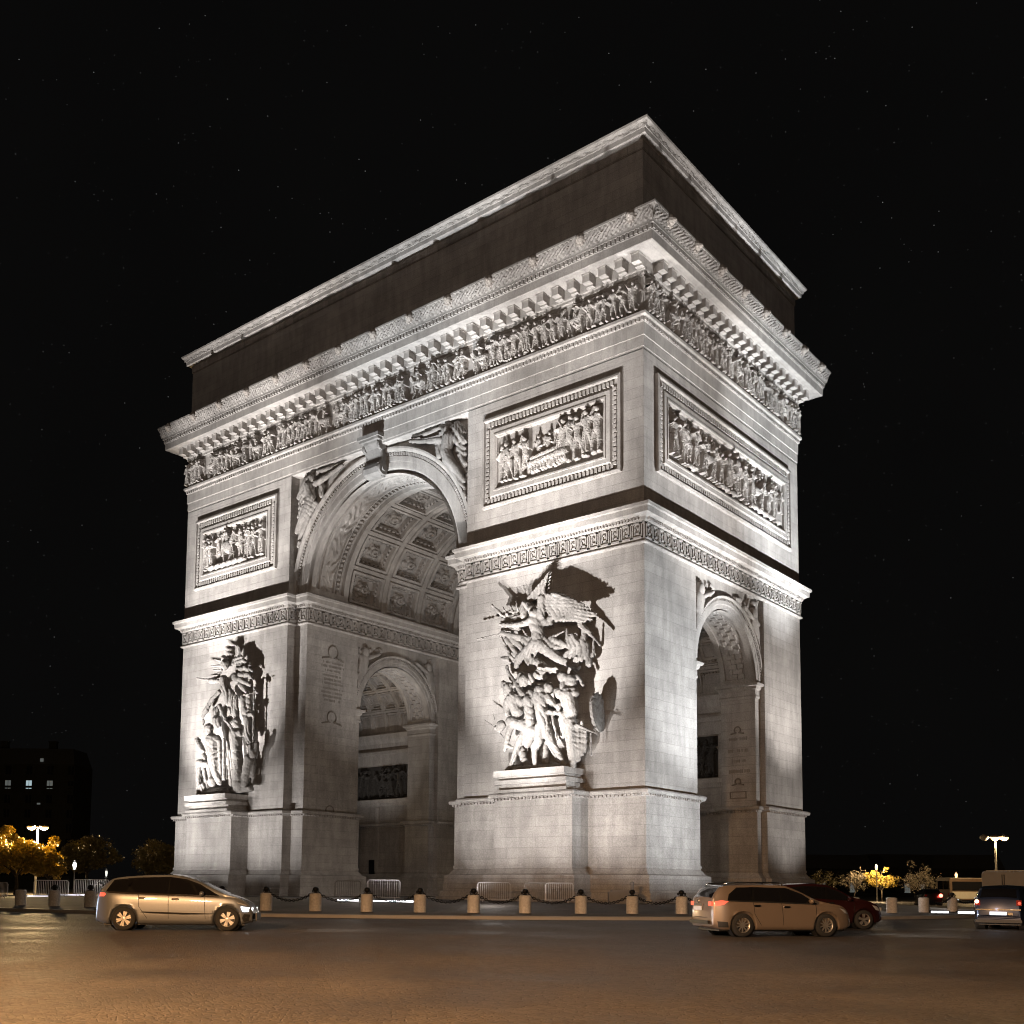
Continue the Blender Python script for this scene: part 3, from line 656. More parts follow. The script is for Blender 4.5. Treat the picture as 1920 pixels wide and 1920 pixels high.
# keystone: scrolled console under a small abacus
b = MB(); prof = [(-.05, 29.95), (-.4, 29.95), (-.8, 30.15), (-.9, 30.5), (-.8, 30.8), (-.6, 31.0), (-.56, 31.4), (-.7, 31.9), (-.9, 32.25), (-.95, 32.6), (-.05, 32.6)]
vs = [(CXA + s * .68, .6 + e, z) for s in (-1, 1) for e, z in prof]; m = len(prof)
b.add(vs, [tuple(range(m)), tuple(reversed(range(m, 2 * m)))] + [(i, (i + 1) % m, m + (i + 1) % m, m + i) for i in range(m)])
b.box(CXA - 1.05, CXA + 1.05, -.62, .3, 32.6, 32.85); b.box(CXA - .92, CXA + .92, -.5, .3, 32.42, 32.6)
for s in (-1, 1):
    b.lathe([(0, -.14), (.42, -.14), (.5, 0), (.42, .14), (0, .14)], (CXA + s * .72, .2, 30.45), 'x', 20); b.lathe([(0, -.12), (.2, -.2), (.2, .2), (0, .12)], (CXA + s * .77, .2, 30.45), 'x', 14)
    b.lathe([(0, -.12), (.34, -.12), (.38, 0), (.34, .12), (0, .12)], (CXA + s * .72, .05, 32.1), 'x', 18)
    pts = [(CXA + s * .7, -.15, 30.7), (CXA + s * .7, .1, 31.1), (CXA + s * .7, .1, 31.6), (CXA + s * .7, -.15, 32.2)]; b.tube(pts, .12, 8)
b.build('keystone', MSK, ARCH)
# small arches at the four mouths
SZ = 15.1
for x0, sg in ((-.4, -1), (-14.1, 1), (-43.6, 1), (-29.9, -1)):
    pl = (lambda x0, sg: (lambda u, d, z: (x0 + sg * d, u, z)))(x0, sg)
    b = MB(); arc_slab(b, CYA, SZ, 15.0, 4.1, 20.92, 5.1, pl, 0, 2.5); b.build('small_arch_wall', MSP, ARCH)
    b = MB(); archivolt(b, CYA, SZ, 4.1, [(0, 0), (0, -.1), (.25, -.12), (.28, -.16), (.5, -.16), (.52, -.1), (.64, -.1), (.66, -.24), (.78, -.28), (.78, 0)], pl, 64, zb=15.05)
    av = b.build('archivolt', MSP, ARCH)
    b = MB()
    for k in range(78):
        th = math.pi * (k + .5) / 78; rr = 4.68; p = pl(CYA + rr * math.cos(th), -.14, SZ + rr * math.sin(th))
        b.obox(p, (0, math.cos(th), math.sin(th)), (1, 0, 0), (0, -math.sin(th), math.cos(th)), .06, .05, .05)
    b.build('bead_moulding', MSC, av, recalc=False)
    # carved spandrels
    r = np.random.default_rng(int(abs(x0) * 10)); f = HF(9.4, 5.6, .045)
    for sgn in (-1, 1):
        cx0 = 4.7 + sgn * 3.7
        f.cap((cx0, 4.6), (cx0, 4.7), .36, .34, .4); f.cap((cx0 + sgn * .1, 4.0), (cx0 + sgn * .3, 3.2), .5, .45, .36); f.cap((cx0, 4.1), (cx0 - sgn * 1.5, 4.75), .2, .15, .34)
        f.cap((cx0 + sgn * .3, 3.2), (cx0 + sgn * .6, 2.0), .36, .25, .34); f.cap((cx0 + sgn * .6, 2.0), (cx0 + sgn * .75, .9), .25, .14, .3)
        for k in range(26):
            uu = 4.7 + sgn * r.uniform(1.0, 4.5); vv = r.uniform(1.0, 5.3); f.cap((uu, vv), (uu + r.normal(0, .3), vv + r.normal(0, .3)), .18, .12, r.uniform(.1, .26))
    U, V = np.meshgrid(f.u, f.v, indexing='ij'); rad = np.hypot(U - 4.7, V - .0 + 0.0)
    f.H = np.where((rad < 4.85) | (np.abs(U - 4.7) > 4.62), -.12, np.where(f.H > 0, f.H, -.03))
    P = np.stack([x0 - sg * f.H * 1.0, CYA - 4.7 + U, SZ + V], -1); b = MB(); b.grid(P)
    keep = (np.hypot(U - 4.7, V) > 4.55)[:-1, :-1].ravel(); b.f = [q_ for q_, k_ in zip(b.f, keep) if k_]
    b.build('carved_spandrel', MSC, ARCH, recalc=False)
for (ya, yb) in ((-11.6, -2.9), (-41.1, -32.4)):
    barrel('coffered_vault', 5.0, 0, math.pi, ya, yb, coffers(8, 4 if ya > -20 else 5, ya, yb, .3, 2, rosette=False), MSP, 420, 200, centre=CYA, zs=14.75, axis='x')
def sring(y0, y1, flip):
    def fn(T, Y):
        t = (Y - y0) / (y1 - y0); t = 1 - t if flip else t; s_ = T * 4.1
        h = -np.where((t < .16) | (t > .84), .1, 0) - np.where((t > .28) & (t < .72), .02 + .06 * (np.sin(s_ * 9) * np.sin(t * 20) > 0), 0)
        return np.where((T < .09) | (T > math.pi - .09), -.1, h)
    return fn
for (ya, yb, fl) in ((-2.88, -.42, True), (-14.08, -11.62, False), (-43.58, -41.12, False), (-32.38, -29.92, True)):
    barrel('vault_ring', 4.1, 0, math.pi, ya, yb, sring(ya, yb, fl), MSP, 300, 50, centre=CYA, zs=SZ, axis='x')
# chamber walls: framed dark reliefs, cornice band, doors
def wallbox(B, x0, x1, y, z0, z1, t): B.box(x0, x1, y - t, y + .02, z0, z1)
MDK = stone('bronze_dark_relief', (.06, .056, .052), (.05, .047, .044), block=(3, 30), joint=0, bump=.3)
for xa, xb in ((-11.6, -2.9), (-41.1, -32.4)):
    b = MB(); y = 15.75
    for z0, z1, t in ((12.9, 13.2, .3), (8.6, 8.9, .45), (8.3, 8.6, .3), (12.0, 12.9, .12)): wallbox(b, xa + .05, xb - .05, y, z0, z1, t)
    for x0, x1 in ((xa + .1, xa + .7), (xb - .7, xb - .1), ((xa + xb) / 2 - .2, (xa + xb) / 2 + .2)): wallbox(b, x0, x1, y, 2.6, 8.25, .2)
    wl = b.build('chamber_moulding', MSP, ARCH)
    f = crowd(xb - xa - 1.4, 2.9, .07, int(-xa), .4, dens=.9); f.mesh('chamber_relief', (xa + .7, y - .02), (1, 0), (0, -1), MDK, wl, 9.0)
    b = MB(); wallbox(b, (xa + xb) / 2 - 1.0, (xa + xb) / 2 - .1, y - .02, .5, 3.6, .1); wallbox(b, (xa + xb) / 2 - .9, (xa + xb) / 2 - .2, y - .12, .6, 3.5, .04); b.build('bronze_door', MIR, ARCH)
# engraved rows of names and laurel emblems on the jambs (worn, not legible)
MEN = simple('engraving_shadow', (.25, .23, .21), .9); MWR = simple('weathered_bronze', (.20, .18, .16), .8)
def rows(plane, val, u0, u1, zs_, parent, seed, hgt=.2):
    r = np.random.default_rng(seed); b = MB()
    for z in zs_:
        w = r.uniform(.6, 1.0) * (u1 - u0) / 2; c = (u0 + u1) / 2; u = c - w
        while u < c + w:
            du_ = r.uniform(.06, .13)
            if r.random() < .82:
                for q_ in range(2):
                    uu = u + q_ * du_ * .55; hz = hgt * r.uniform(.5, 1) / 2
                    if plane == 'x': b.box(val - .012, val + .012, uu, uu + .03, z - hz, z + hz)
                    else: b.box(uu, uu + .03, val - .012, val + .012, z - hz, z + hz)
            u += du_ + .03
    return b.build('engraved_names', MEN, parent, recalc=False)
def wreath(plane, val, u, z, r_=.32):
    b = MB(); pts = []
    for k in range(13):
        th = math.pi * (-.35 + 1.7 * k / 12); a, c = u + r_ * math.cos(th), z + r_ * math.sin(th)
        pts.append((val, a, c) if plane == 'x' else (a, val, c))
    b.tube(pts, .05, 6)
    for s in (-1, 1):
        p0, p1 = u + s * r_ * .3, u + s * r_ * 2.2
        b.tube([(val, p0, z - r_ * .8), (val, p1, z - r_ * 1.15)] if plane == 'x' else [(p0, val, z - r_ * .8), (p1, val, z - r_ * 1.15)], .045, 6)
    b.build('laurel_wreath', MWR, ARCH)
rows('x', -29.49, 2.2, 4.6, [18.2, 17.9, 17.6, 17.2, 16.9, 16.6, 16.2, 15.9, 15.6, 15.3], ARCH, 1); wreath('x', -29.45, 3.4, 19.0, .5); wreath('x', -29.45, 3.4, 14.0, .45); wreath('x', -29.45, 3.4, 6.9, .4); wreath('x', -29.45, 3.4, 3.6, .4)
rows('y', 14.84, -2.6, -.8, [11.4, 10.6, 9.9, 9.2], ARCH, 2, .28); rows('y', 14.84, -2.6, -.8, [6.3, 6.1, 5.9, 5.7, 5.5], ARCH, 3, .12); wreath('y', 14.8, -1.7, 12.0, .22); wreath('y', 14.8, -1.7, 8.5, .2)
b = MB()
for (x0, x1, z0, z1) in ((-2.3, -1.1, 7.35, 7.42), (-2.3, -1.1, 7.78, 7.85), (-2.3, -2.24, 7.35, 7.85), (-1.16, -1.1, 7.35, 7.85)): b.box(x0, x1, 14.8, 14.9, z0, z1)
b.build('engraved_tablet', MWR, ARCH)

# ---------------------------------------------------------------- sculpture (limbs fused to one skin, drapery folds cut in)
SC_A="-6.82,-1.18,17.49,0.37,-6.82,-1.18,17.44,0.35;-7.15,-1.05,17.85,0.3,-7.48,-0.93,18.22,0.18;-7.79,-0.99,18.26,0.22,-7.78,-0.99,17.49,0.26;-6.91,-1.05,17.15,0.46,-6.72,-0.99,16.34,0.4;-6.72,-0.99,16.34,0.4,-6.65,-0.93,15.68,0.46;-6.61,-0.99,15.66,0.44,-5.28,-0.87,14.67,0.3;-5.28,-0.87,14.67,0.3,-4.03,-0.68,13.99,0.18;-6.84,-0.99,15.79,0.37,-8.16,-0.93,15.04,0.26;-8.16,-0.93,15.04,0.26,-8.44,-0.87,14.56,0.16;-9.3,-1.18,16.68,0.14,-7.3,-0.99,16.04,0.23;-9.52,-1.05,16.49,0.11,-8.81,-0.87,15.18,0.12;-8.98,-1.12,16.26,0.18,-8.16,-0.93,15.04,0.14;-8.55,-1.05,16.26,0.19,-7.46,-0.93,15.13,0.19;-7.67,-1.12,16.07,0.18,-6.95,-0.99,15.19,0.18;-7.23,-1.18,17.04,0.22,-8.29,-1.24,17,0.18;-8.29,-1.24,17,0.18,-9.33,-1.3,17.19,0.13;-8.18,-0.93,16.8,0.14,-9.5,-0.93,17,0.11;-9.46,-1.24,16.64,0.06,-11.22,-1.24,16.58,0.05;-9.19,-1.18,17.72,0.13,-10.11,-1.18,18.55,0.08;-9.05,-1.05,17.87,0.11,-9.35,-1.05,18.31,0.09;-8.61,-0.99,17.91,0.09,-8.91,-0.93,18.45,0.04;-8.26,-0.99,18.05,0.09,-8.43,-0.93,18.57,0.04;-8.08,-0.99,17.59,0.12,-9.53,-1.05,17.46,0.07;-8.18,-0.93,17.71,0.11,-9.46,-0.99,17.71,0.06;-8.17,-0.87,17.87,0.11,-9.03,-0.93,18.04,0.05;-7.97,-1.05,17.41,0.11,-9.54,-1.12,17.26,0.07;-6.31,-1.18,17.32,0.23,-6.31,-1.18,18.35,0.26;-6.25,-1.18,18.34,0.18,-6.14,-1.18,19.07,0.12;-6.14,-1.18,19.07,0.09,-5.86,-1.18,19.77,0.07;-6.16,-0.99,16.96,0.23,-5.64,-0.93,17.17,0.18;-6,-0.74,17.73,0.18,-5.88,-0.74,17.24,0.18;-6.78,-0.93,17.06,0.26,-5.91,-0.87,16.89,0.21;-5.75,-0.99,15.96,0.11,-4.64,-0.99,16.21,0.05;-4.6,-1.05,16.24,0.09,-4.56,-0.99,15.37,0.18;-5.8,-0.93,15.89,0.18,-4.58,-0.99,15.33,0.23;-6.26,-0.99,15.94,0.19,-5.63,-0.93,15.4,0.22;-4.24,-0.93,15.75,0.26,-4.01,-0.87,15.18,0.26;-3.9,-0.87,15.4,0.25,-4.72,-0.87,14.78,0.18;-3.56,-0.74,16.19,0.18,-3.77,-0.74,14.49,0.26;-3.66,-0.99,16.39,0.19,-2.96,-0.99,15.74,0.14;-2.96,-0.99,15.74,0.11,-2.33,-0.99,14.99,0.09;-3.45,-0.74,15.27,0.19,-3.23,-0.74,14.1,0.23;-3.95,-0.81,15.1,0.18,-4.33,-0.81,14.55,0.11;-5.47,-0.99,15.32,0.12,-3.97,-0.93,15.12,0.09;-9.62,-0.68,15.27,0.16,-8.35,-0.68,14.91,0.19;-7.92,-0.87,15.39,0.18,-7.5,-0.87,14.63,0.16;-7.25,-0.74,14.85,0.26,-6.44,-0.74,14.33,0.26;-2.91,-0.74,15.64,0.07,-2.97,-0.74,14.52,0.09;-6.11,-0.99,18.5,0.18,-5.13,-1.18,18.34,0.21;-5.13,-1.18,18.34,0.21,-4.25,-1.24,18.06,0.06;-6.05,-0.99,18.34,0.18,-4.79,-1.18,18.08,0.21;-4.79,-1.18,18.08,0.21,-3.65,-1.24,17.7,0.06;-6.02,-0.99,18.15,0.18,-4.56,-1.18,17.86,0.21;-4.56,-1.18,17.86,0.21,-3.22,-1.24,17.45,0.06;-5.99,-0.99,17.96,0.18,-4.32,-1.18,17.61,0.21;-4.32,-1.18,17.61,0.21,-2.79,-1.24,17.15,0.06;-5.93,-0.99,17.76,0.18,-4.07,-1.18,17.33,0.21;-4.07,-1.18,17.33,0.21,-2.37,-1.24,16.79,0.06;-5.88,-0.99,17.57,0.18,-4.05,-1.18,17.15,0.21;-4.05,-1.18,17.15,0.21,-2.37,-1.24,16.64,0.06;-5.76,-0.99,17.36,0.18,-4.16,-1.18,16.99,0.21;-4.16,-1.18,16.99,0.21,-2.69,-1.24,16.5,0.06;-5.59,-0.99,17.15,0.18,-4.29,-1.18,16.85,0.21;-4.29,-1.18,16.85,0.21,-3.11,-1.24,16.44,0.06;-5.42,-0.99,16.98,0.18,-4.54,-1.18,16.84,0.21;-4.54,-1.18,16.84,0.21,-3.76,-1.24,16.58,0.06;-7.81,-0.81,18.49,0.09,-5.76,-0.93,20.1,0.04;-7.76,-0.81,18.48,0.09,-5.79,-0.93,19.88,0.04;-7.71,-0.81,18.47,0.09,-5.82,-0.93,19.66,0.04;-7.66,-0.81,18.47,0.09,-5.86,-0.93,19.45,0.04;-7.61,-0.81,18.46,0.09,-5.89,-0.93,19.23,0.04;-7.56,-0.81,18.45,0.09,-5.92,-0.93,19.01,0.04;-7.51,-0.81,18.44,0.09,-5.95,-0.93,18.8,0.04;-7.46,-0.81,18.43,0.09,-5.98,-0.93,18.58,0.04;-4.47,-1.61,13.38,0.32,-4.49,-1.61,13.27,0.26;-4.05,-1.36,13.15,0.39,-4.05,-1.36,13.06,0.37;-4.05,-1.27,13.61,0.14,-3.62,-1.27,13.29,0.12;-3.62,-1.27,13.29,0.12,-3.36,-1.19,12.82,0.11;-4.46,-1.61,12.88,0.19,-4.46,-1.61,12.7,0.22;-4.63,-1.53,12.46,0.35,-3.88,-1.36,12.41,0.35;-4.26,-1.44,12.3,0.53,-4.04,-1.36,11.43,0.44;-4.04,-1.36,11.43,0.44,-4.37,-1.27,10.85,0.4;-4.15,-1.36,10.73,0.42,-4.04,-1.36,9.73,0.37;-4.04,-1.36,9.73,0.37,-3.93,-1.36,8.43,0.23;-4.75,-1.27,10.97,0.26,-4.7,-1.19,9.99,0.19;-4.96,-1.53,12.59,0.18,-4.8,-1.53,12.3,0.19;-3.61,-1.44,10.49,0.12,-2.12,-1.61,9.83,0.07;-2.38,-1.61,10.18,0.05,-2.07,-1.61,9.93,0.04;-6,-1.78,12.71,0.32,-6.06,-1.78,12.58,0.28;-5.63,-1.44,12.86,0.35,-5.63,-1.44,12.77,0.32;-6.06,-1.7,12.37,0.44,-5.72,-1.7,10.65,0.37;-5.63,-1.53,12.3,0.26,-5.29,-1.53,11.99,0.22;-5.23,-1.61,12.02,0.18,-4.67,-1.7,11.54,0.13;-4.67,-1.7,11.54,0.13,-4.67,-1.7,11.72,0.12;-5.72,-1.7,11.46,0.18,-4.57,-1.61,11.23,0.15;-4.57,-1.61,11.23,0.15,-3.81,-1.53,10.45,0.11;-5.94,-1.7,10.58,0.37,-6.09,-1.78,9.67,0.26;-6.09,-1.78,9.67,0.26,-6.35,-1.78,9.42,0.23;-6.35,-1.78,9.42,0.22,-6.38,-1.7,8.43,0.14;-6.37,-1.7,8.29,0.16,-6.59,-1.78,8.12,0.12;-5.67,-1.61,10.47,0.37,-5.22,-1.53,9.54,0.26;-5.22,-1.53,9.54,0.24,-4.58,-1.36,8.43,0.16;-4.47,-1.36,8.29,0.18,-4.68,-1.44,8.11,0.11;-6.34,-0.85,9.79,0.31,-6.27,-0.85,8.69,0.26;-5.99,-1.02,9.93,0.18,-5.15,-1.02,8.55,0.12;-5.16,-1.7,11.14,0.11,-4.77,-1.7,9.75,0.08;-8.44,-1.61,13.15,0.35,-8.44,-1.61,12.87,0.32;-9,-1.36,13.49,0.22,-9,-1.36,13.3,0.22;-8.84,-1.27,14.53,0.12,-8.6,-1.27,13.98,0.13;-8.6,-1.27,13.98,0.14,-7.51,-1.44,12.7,0.19;-8.15,-1.53,12.48,0.44,-7.79,-1.53,11.69,0.4;-8.69,-1.44,12.36,0.23,-8.68,-1.44,11.7,0.21;-7.91,-1.53,12.55,0.26,-7.44,-1.53,12.22,0.26;-7.47,-1.36,13.55,0.35,-7.47,-1.36,13.46,0.32;-7.84,-1.19,13.9,0.22,-7.83,-1.19,13.62,0.26;-7.2,-1.1,13.75,0.28,-7.08,-1.1,13.45,0.26;-6.81,-1.53,12.61,0.32,-6.64,-1.53,12.5,0.32;-6.81,-0.94,13.82,0.26,-6.29,-0.94,13.66,0.22;-6.85,-1.7,12.22,0.37,-6.74,-1.61,10.66,0.28;-8.95,-1.61,10.95,0.3,-9.01,-1.61,10.81,0.25;-9.37,-1.61,10.8,0.18,-9.01,-1.61,10.72,0.18;-8.19,-1.61,11.07,0.37,-7.32,-1.53,10.81,0.39;-7.32,-1.53,10.81,0.39,-6.63,-1.53,10.38,0.4;-8.23,-1.7,10.73,0.23,-8.52,-1.7,9.78,0.18;-8.52,-1.7,9.69,0.19,-8.63,-1.7,9.42,0.14;-8.52,-1.7,9.69,0.16,-8.05,-1.61,9.52,0.12;-7.26,-1.44,10.26,0.33,-7.77,-1.53,9.65,0.25;-7.77,-1.53,9.65,0.24,-8.23,-1.53,8.52,0.14;-8.23,-1.53,8.43,0.13,-8.5,-1.7,8.2,0.09;-6.98,-1.36,10.16,0.31,-7.27,-1.27,9.73,0.26;-10.29,-1.61,11.4,0.05,-9.43,-1.61,10.85,0.06;-9.43,-1.61,10.85,0.06,-8.77,-1.61,10.16,0.05;-9.92,-1.02,11.4,0.05,-10.11,-1.02,11.99,0.03;-7.93,-1.1,9.61,0.26,-7.39,-1.1,8.32,0.23;-7.83,-0.85,9.54,0.22,-7.82,-0.85,8.56,0.18;-3.62,-1.27,10.37,0.11,-3.62,-1.19,8.56,0.12;-3.46,-1.1,10.29,0.11,-3.46,-1.1,8.82,0.11;-3.26,-1.02,10.15,0.09,-3.31,-1.02,9.04,0.11;-2.82,-1.19,9.96,0.08,-2.82,-1.19,8.77,0.08;-3.77,-1.36,10.29,0.12,-3.72,-1.27,8.51,0.13;-6.69,-1.1,14.24,0.09,-5.22,-1.1,14.01,0.09;-6.8,-1.02,13.99,0.11,-5.39,-1.02,13.84,0.09;-8.66,-1.27,8.29,0.19,-3.99,-1.27,8.22,0.18;-8.6,-0.59,8.4,0.26,-4.46,-0.59,8.31,0.26"
SC_L="-36.62,-1.25,18.27,0.35,-36.62,-1.25,18.13,0.33;-37.03,-1.06,18.84,0.26,-36.8,-1.06,18.67,0.26;-37.24,-1.06,18.59,0.11,-38.32,-1.19,18.91,0.05;-37.34,-1.06,18.25,0.11,-38.47,-1.19,18.37,0.05;-37.32,-1.06,17.93,0.11,-38.28,-1.19,18,0.05;-37.42,-1.06,17.67,0.11,-38.43,-1.19,17.66,0.05;-37.41,-1.06,17.42,0.11,-38.42,-1.19,17.36,0.06;-36.69,-1.32,16.91,0.18,-38.28,-1.32,17.13,0.26;-38.28,-1.32,17.16,0.12,-40.1,-1.32,17.57,0.06;-36.77,-1.19,17.11,0.35,-36.6,-1.12,16.41,0.44;-36.6,-1.12,16.41,0.44,-36.18,-1.06,15.26,0.35;-36,-1.06,16.07,0.26,-35.56,-0.99,14.25,0.26;-35.35,-1.12,15.58,0.22,-35.15,-1.12,13.78,0.26;-35.51,-1.06,17.19,0.32,-35.5,-1.06,17.05,0.3;-37.46,-1.06,16.23,0.18,-38.34,-1.06,15.77,0.14;-38.43,-0.99,15.79,0.18,-39.42,-0.99,14.83,0.16;-36.02,-0.79,18.27,0.25,-34.93,-0.79,18.4,0.18;-36.03,-0.79,18.55,0.21,-35.05,-0.79,18.66,0.16;-34.93,-0.79,18.4,0.18,-34.46,-0.73,18.15,0.11;-35.47,-0.86,17.77,0.26,-34.39,-0.86,17.77,0.21;-34.39,-0.86,17.77,0.21,-33.81,-0.79,17.44,0.09;-35.57,-0.79,18.07,0.23,-34.15,-0.79,17.93,0.12;-35.34,-0.86,17.34,0.26,-34.14,-0.86,17.19,0.21;-34.14,-0.86,17.19,0.18,-33.78,-0.79,16.82,0.09;-35.21,-0.86,16.98,0.25,-34.09,-0.79,16.45,0.18;-35.19,-0.86,16.56,0.23,-34.3,-0.86,15.84,0.18;-33.46,-0.86,16.16,0.09,-33.32,-0.86,8.34,0.11;-32.79,-1.12,15.67,0.05,-34.8,-1.12,15.59,0.05;-33.46,-0.86,16.16,0.09,-33.12,-0.86,15.71,0.12;-34.53,-0.99,15.37,0.26,-34.27,-0.99,14.39,0.31;-34.07,-0.86,15.55,0.25,-34.02,-0.86,14.45,0.22;-34.05,-0.99,14.1,0.18,-33.41,-0.99,14.04,0.18;-34.03,-0.99,13.76,0.31,-33.82,-0.92,12.06,0.26;-34.88,-1.32,13.52,0.39,-34.82,-1.32,13.35,0.35;-35.06,-1.32,12.72,0.4,-34.58,-1.19,12.7,0.35;-35.03,-1.25,12.66,0.53,-34.87,-1.25,11.5,0.44;-34.95,-1.19,11.44,0.44,-34.58,-1.25,10.06,0.44;-34.58,-1.25,10.06,0.44,-34.33,-1.32,8.76,0.53;-36.07,-0.92,13.96,0.26,-35.95,-0.92,13.6,0.26;-34.64,-0.99,13.14,0.26,-34.05,-0.92,12.41,0.26;-37.04,-1.32,15.04,0.18,-36.11,-1.39,13.83,0.15;-36.11,-1.39,13.83,0.15,-35.14,-1.39,12.96,0.11;-37.41,-1.25,13.97,0.39,-37.34,-1.25,13.69,0.35;-37.73,-1.06,14.87,0.26,-37.81,-1.06,14.32,0.26;-39.26,-0.86,14.98,0.18,-39.63,-0.99,14.5,0.12;-39.05,-0.86,15.31,0.18,-39.42,-0.99,14.9,0.12;-39.59,-0.92,14.22,0.12,-39.63,-0.92,13.87,0.09;-38.31,-1.32,13.42,0.4,-38.41,-1.32,13.15,0.35;-38.13,-1.25,12.51,0.44,-37.45,-1.25,12.45,0.4;-37.78,-1.25,12.34,0.62,-37.59,-1.25,10.94,0.55;-37.59,-1.25,10.94,0.53,-37.2,-1.25,9.81,0.4;-37.2,-1.25,9.81,0.37,-36.83,-1.25,9.11,0.26;-40.14,-1.06,12.66,0.26,-39.39,-1.06,11.72,0.26;-39.59,-0.99,11.6,0.26,-38.98,-0.99,10.92,0.26;-39.62,-1.19,10.81,0.26,-38.46,-1.19,10.59,0.26;-39.7,-1.12,10.54,0.28,-39.47,-1.12,8.57,0.3;-39.02,-1.19,10.35,0.19,-38.62,-1.19,9.35,0.18;-39.83,-1.25,10.12,0.06,-39.68,-1.25,8.29,0.07;-37.69,-1.32,9.22,0.37,-37.69,-1.32,9.12,0.35;-38.87,-1.32,8.94,0.26,-38.72,-1.32,8.31,0.26;-36.53,-1.19,12.38,0.13,-36.47,-1.12,9.37,0.16;-36.08,-1.19,12.21,0.14,-35.48,-1.19,8.9,0.18;-35.63,-1.25,11.48,0.13,-34.87,-1.32,8.79,0.18;-37.08,-1.19,12.29,0.18,-36.83,-1.19,9.52,0.14;-32.92,-1.19,11.15,0.3,-32.91,-1.19,10.99,0.3;-32.61,-1.12,11.74,0.19,-32.7,-1.12,11.28,0.19;-33.32,-1.06,11.67,0.26,-33.4,-1.06,11.07,0.26;-33.42,-1.19,10.66,0.4,-33.69,-1.19,9.6,0.35;-33.69,-1.19,9.6,0.35,-33.78,-1.25,8.74,0.26;-33.23,-0.92,10.54,0.18,-33.28,-0.92,9.34,0.18;-38.62,-0.99,8.46,0.31,-33.37,-0.99,8.47,0.26;-38.24,-1.25,8.29,0.26,-35.79,-1.25,8.24,0.26;-35.37,-1.25,8.48,0.18,-33.24,-1.25,8.44,0.18"
SC_V="-15.33,0.2,31.6,0.34,-15.37,0.2,31.49,0.32;-15.26,0.4,31.99,0.3,-15.18,0.4,31.86,0.3;-15.85,0.4,32.1,0.2,-15.77,0.4,31.85,0.2;-15.73,0.2,31.07,0.24,-16.87,0.2,31.26,0.2;-16.87,0.2,31.26,0.18,-18.58,0.2,31.72,0.14;-15.9,0.2,31.95,0.12,-17.26,0.2,31.84,0.16;-17.36,0.3,31.9,0.14,-18.6,0.3,32.03,0.08;-16.3,0.4,31.76,0.16,-17.76,0.4,31.8,0.1;-15.06,0.2,31.01,0.46,-15.27,0.2,30.09,0.4;-14.63,0.3,30.98,0.24,-14.34,0.3,30.56,0.2;-15.27,0.2,30.09,0.42,-14.96,0.2,29.44,0.4;-14.96,0.2,29.44,0.4,-14.22,0.2,28.57,0.28;-14.22,0.2,28.57,0.26,-13.7,0.2,27.76,0.16;-15.21,0.4,29.39,0.25,-14.24,0.4,27.96,0.2;-14.24,0.4,27.96,0.2,-13.79,0.4,27.29,0.12;-16.15,0.5,30.76,0.3,-16.14,0.5,30.18,0.25;-15.59,0.4,29.66,0.2,-15.06,0.4,29.18,0.2;-14.52,0.4,31.84,0.25,-13.92,0.4,31.11,0.2;-14.57,0.3,31.54,0.25,-13.75,0.3,30.46,0.2;-14.57,0.4,30.66,0.2,-13.83,0.4,30.01,0.2;-14.42,0.4,30.1,0.22,-13.83,0.4,29.67,0.2;-14.19,0.4,29.65,0.25,-13.75,0.4,28.97,0.2;-14.2,0.5,29.11,0.2,-13.83,0.5,28.45,0.15;-15.09,0.3,31.74,0.2,-14.5,0.3,31.69,0.2;-13.86,0.4,27.02,0.16,-13.71,0.4,26.71,0.12"
MSU = stone('sculpture_stone', (.335, .318, .302), (.315, .30, .285), block=(6, 50), joint=0, bump=.3, stain=.4)
def dec(s): return [[float(x) for x in r.split(',')] for r in s.split(';')]
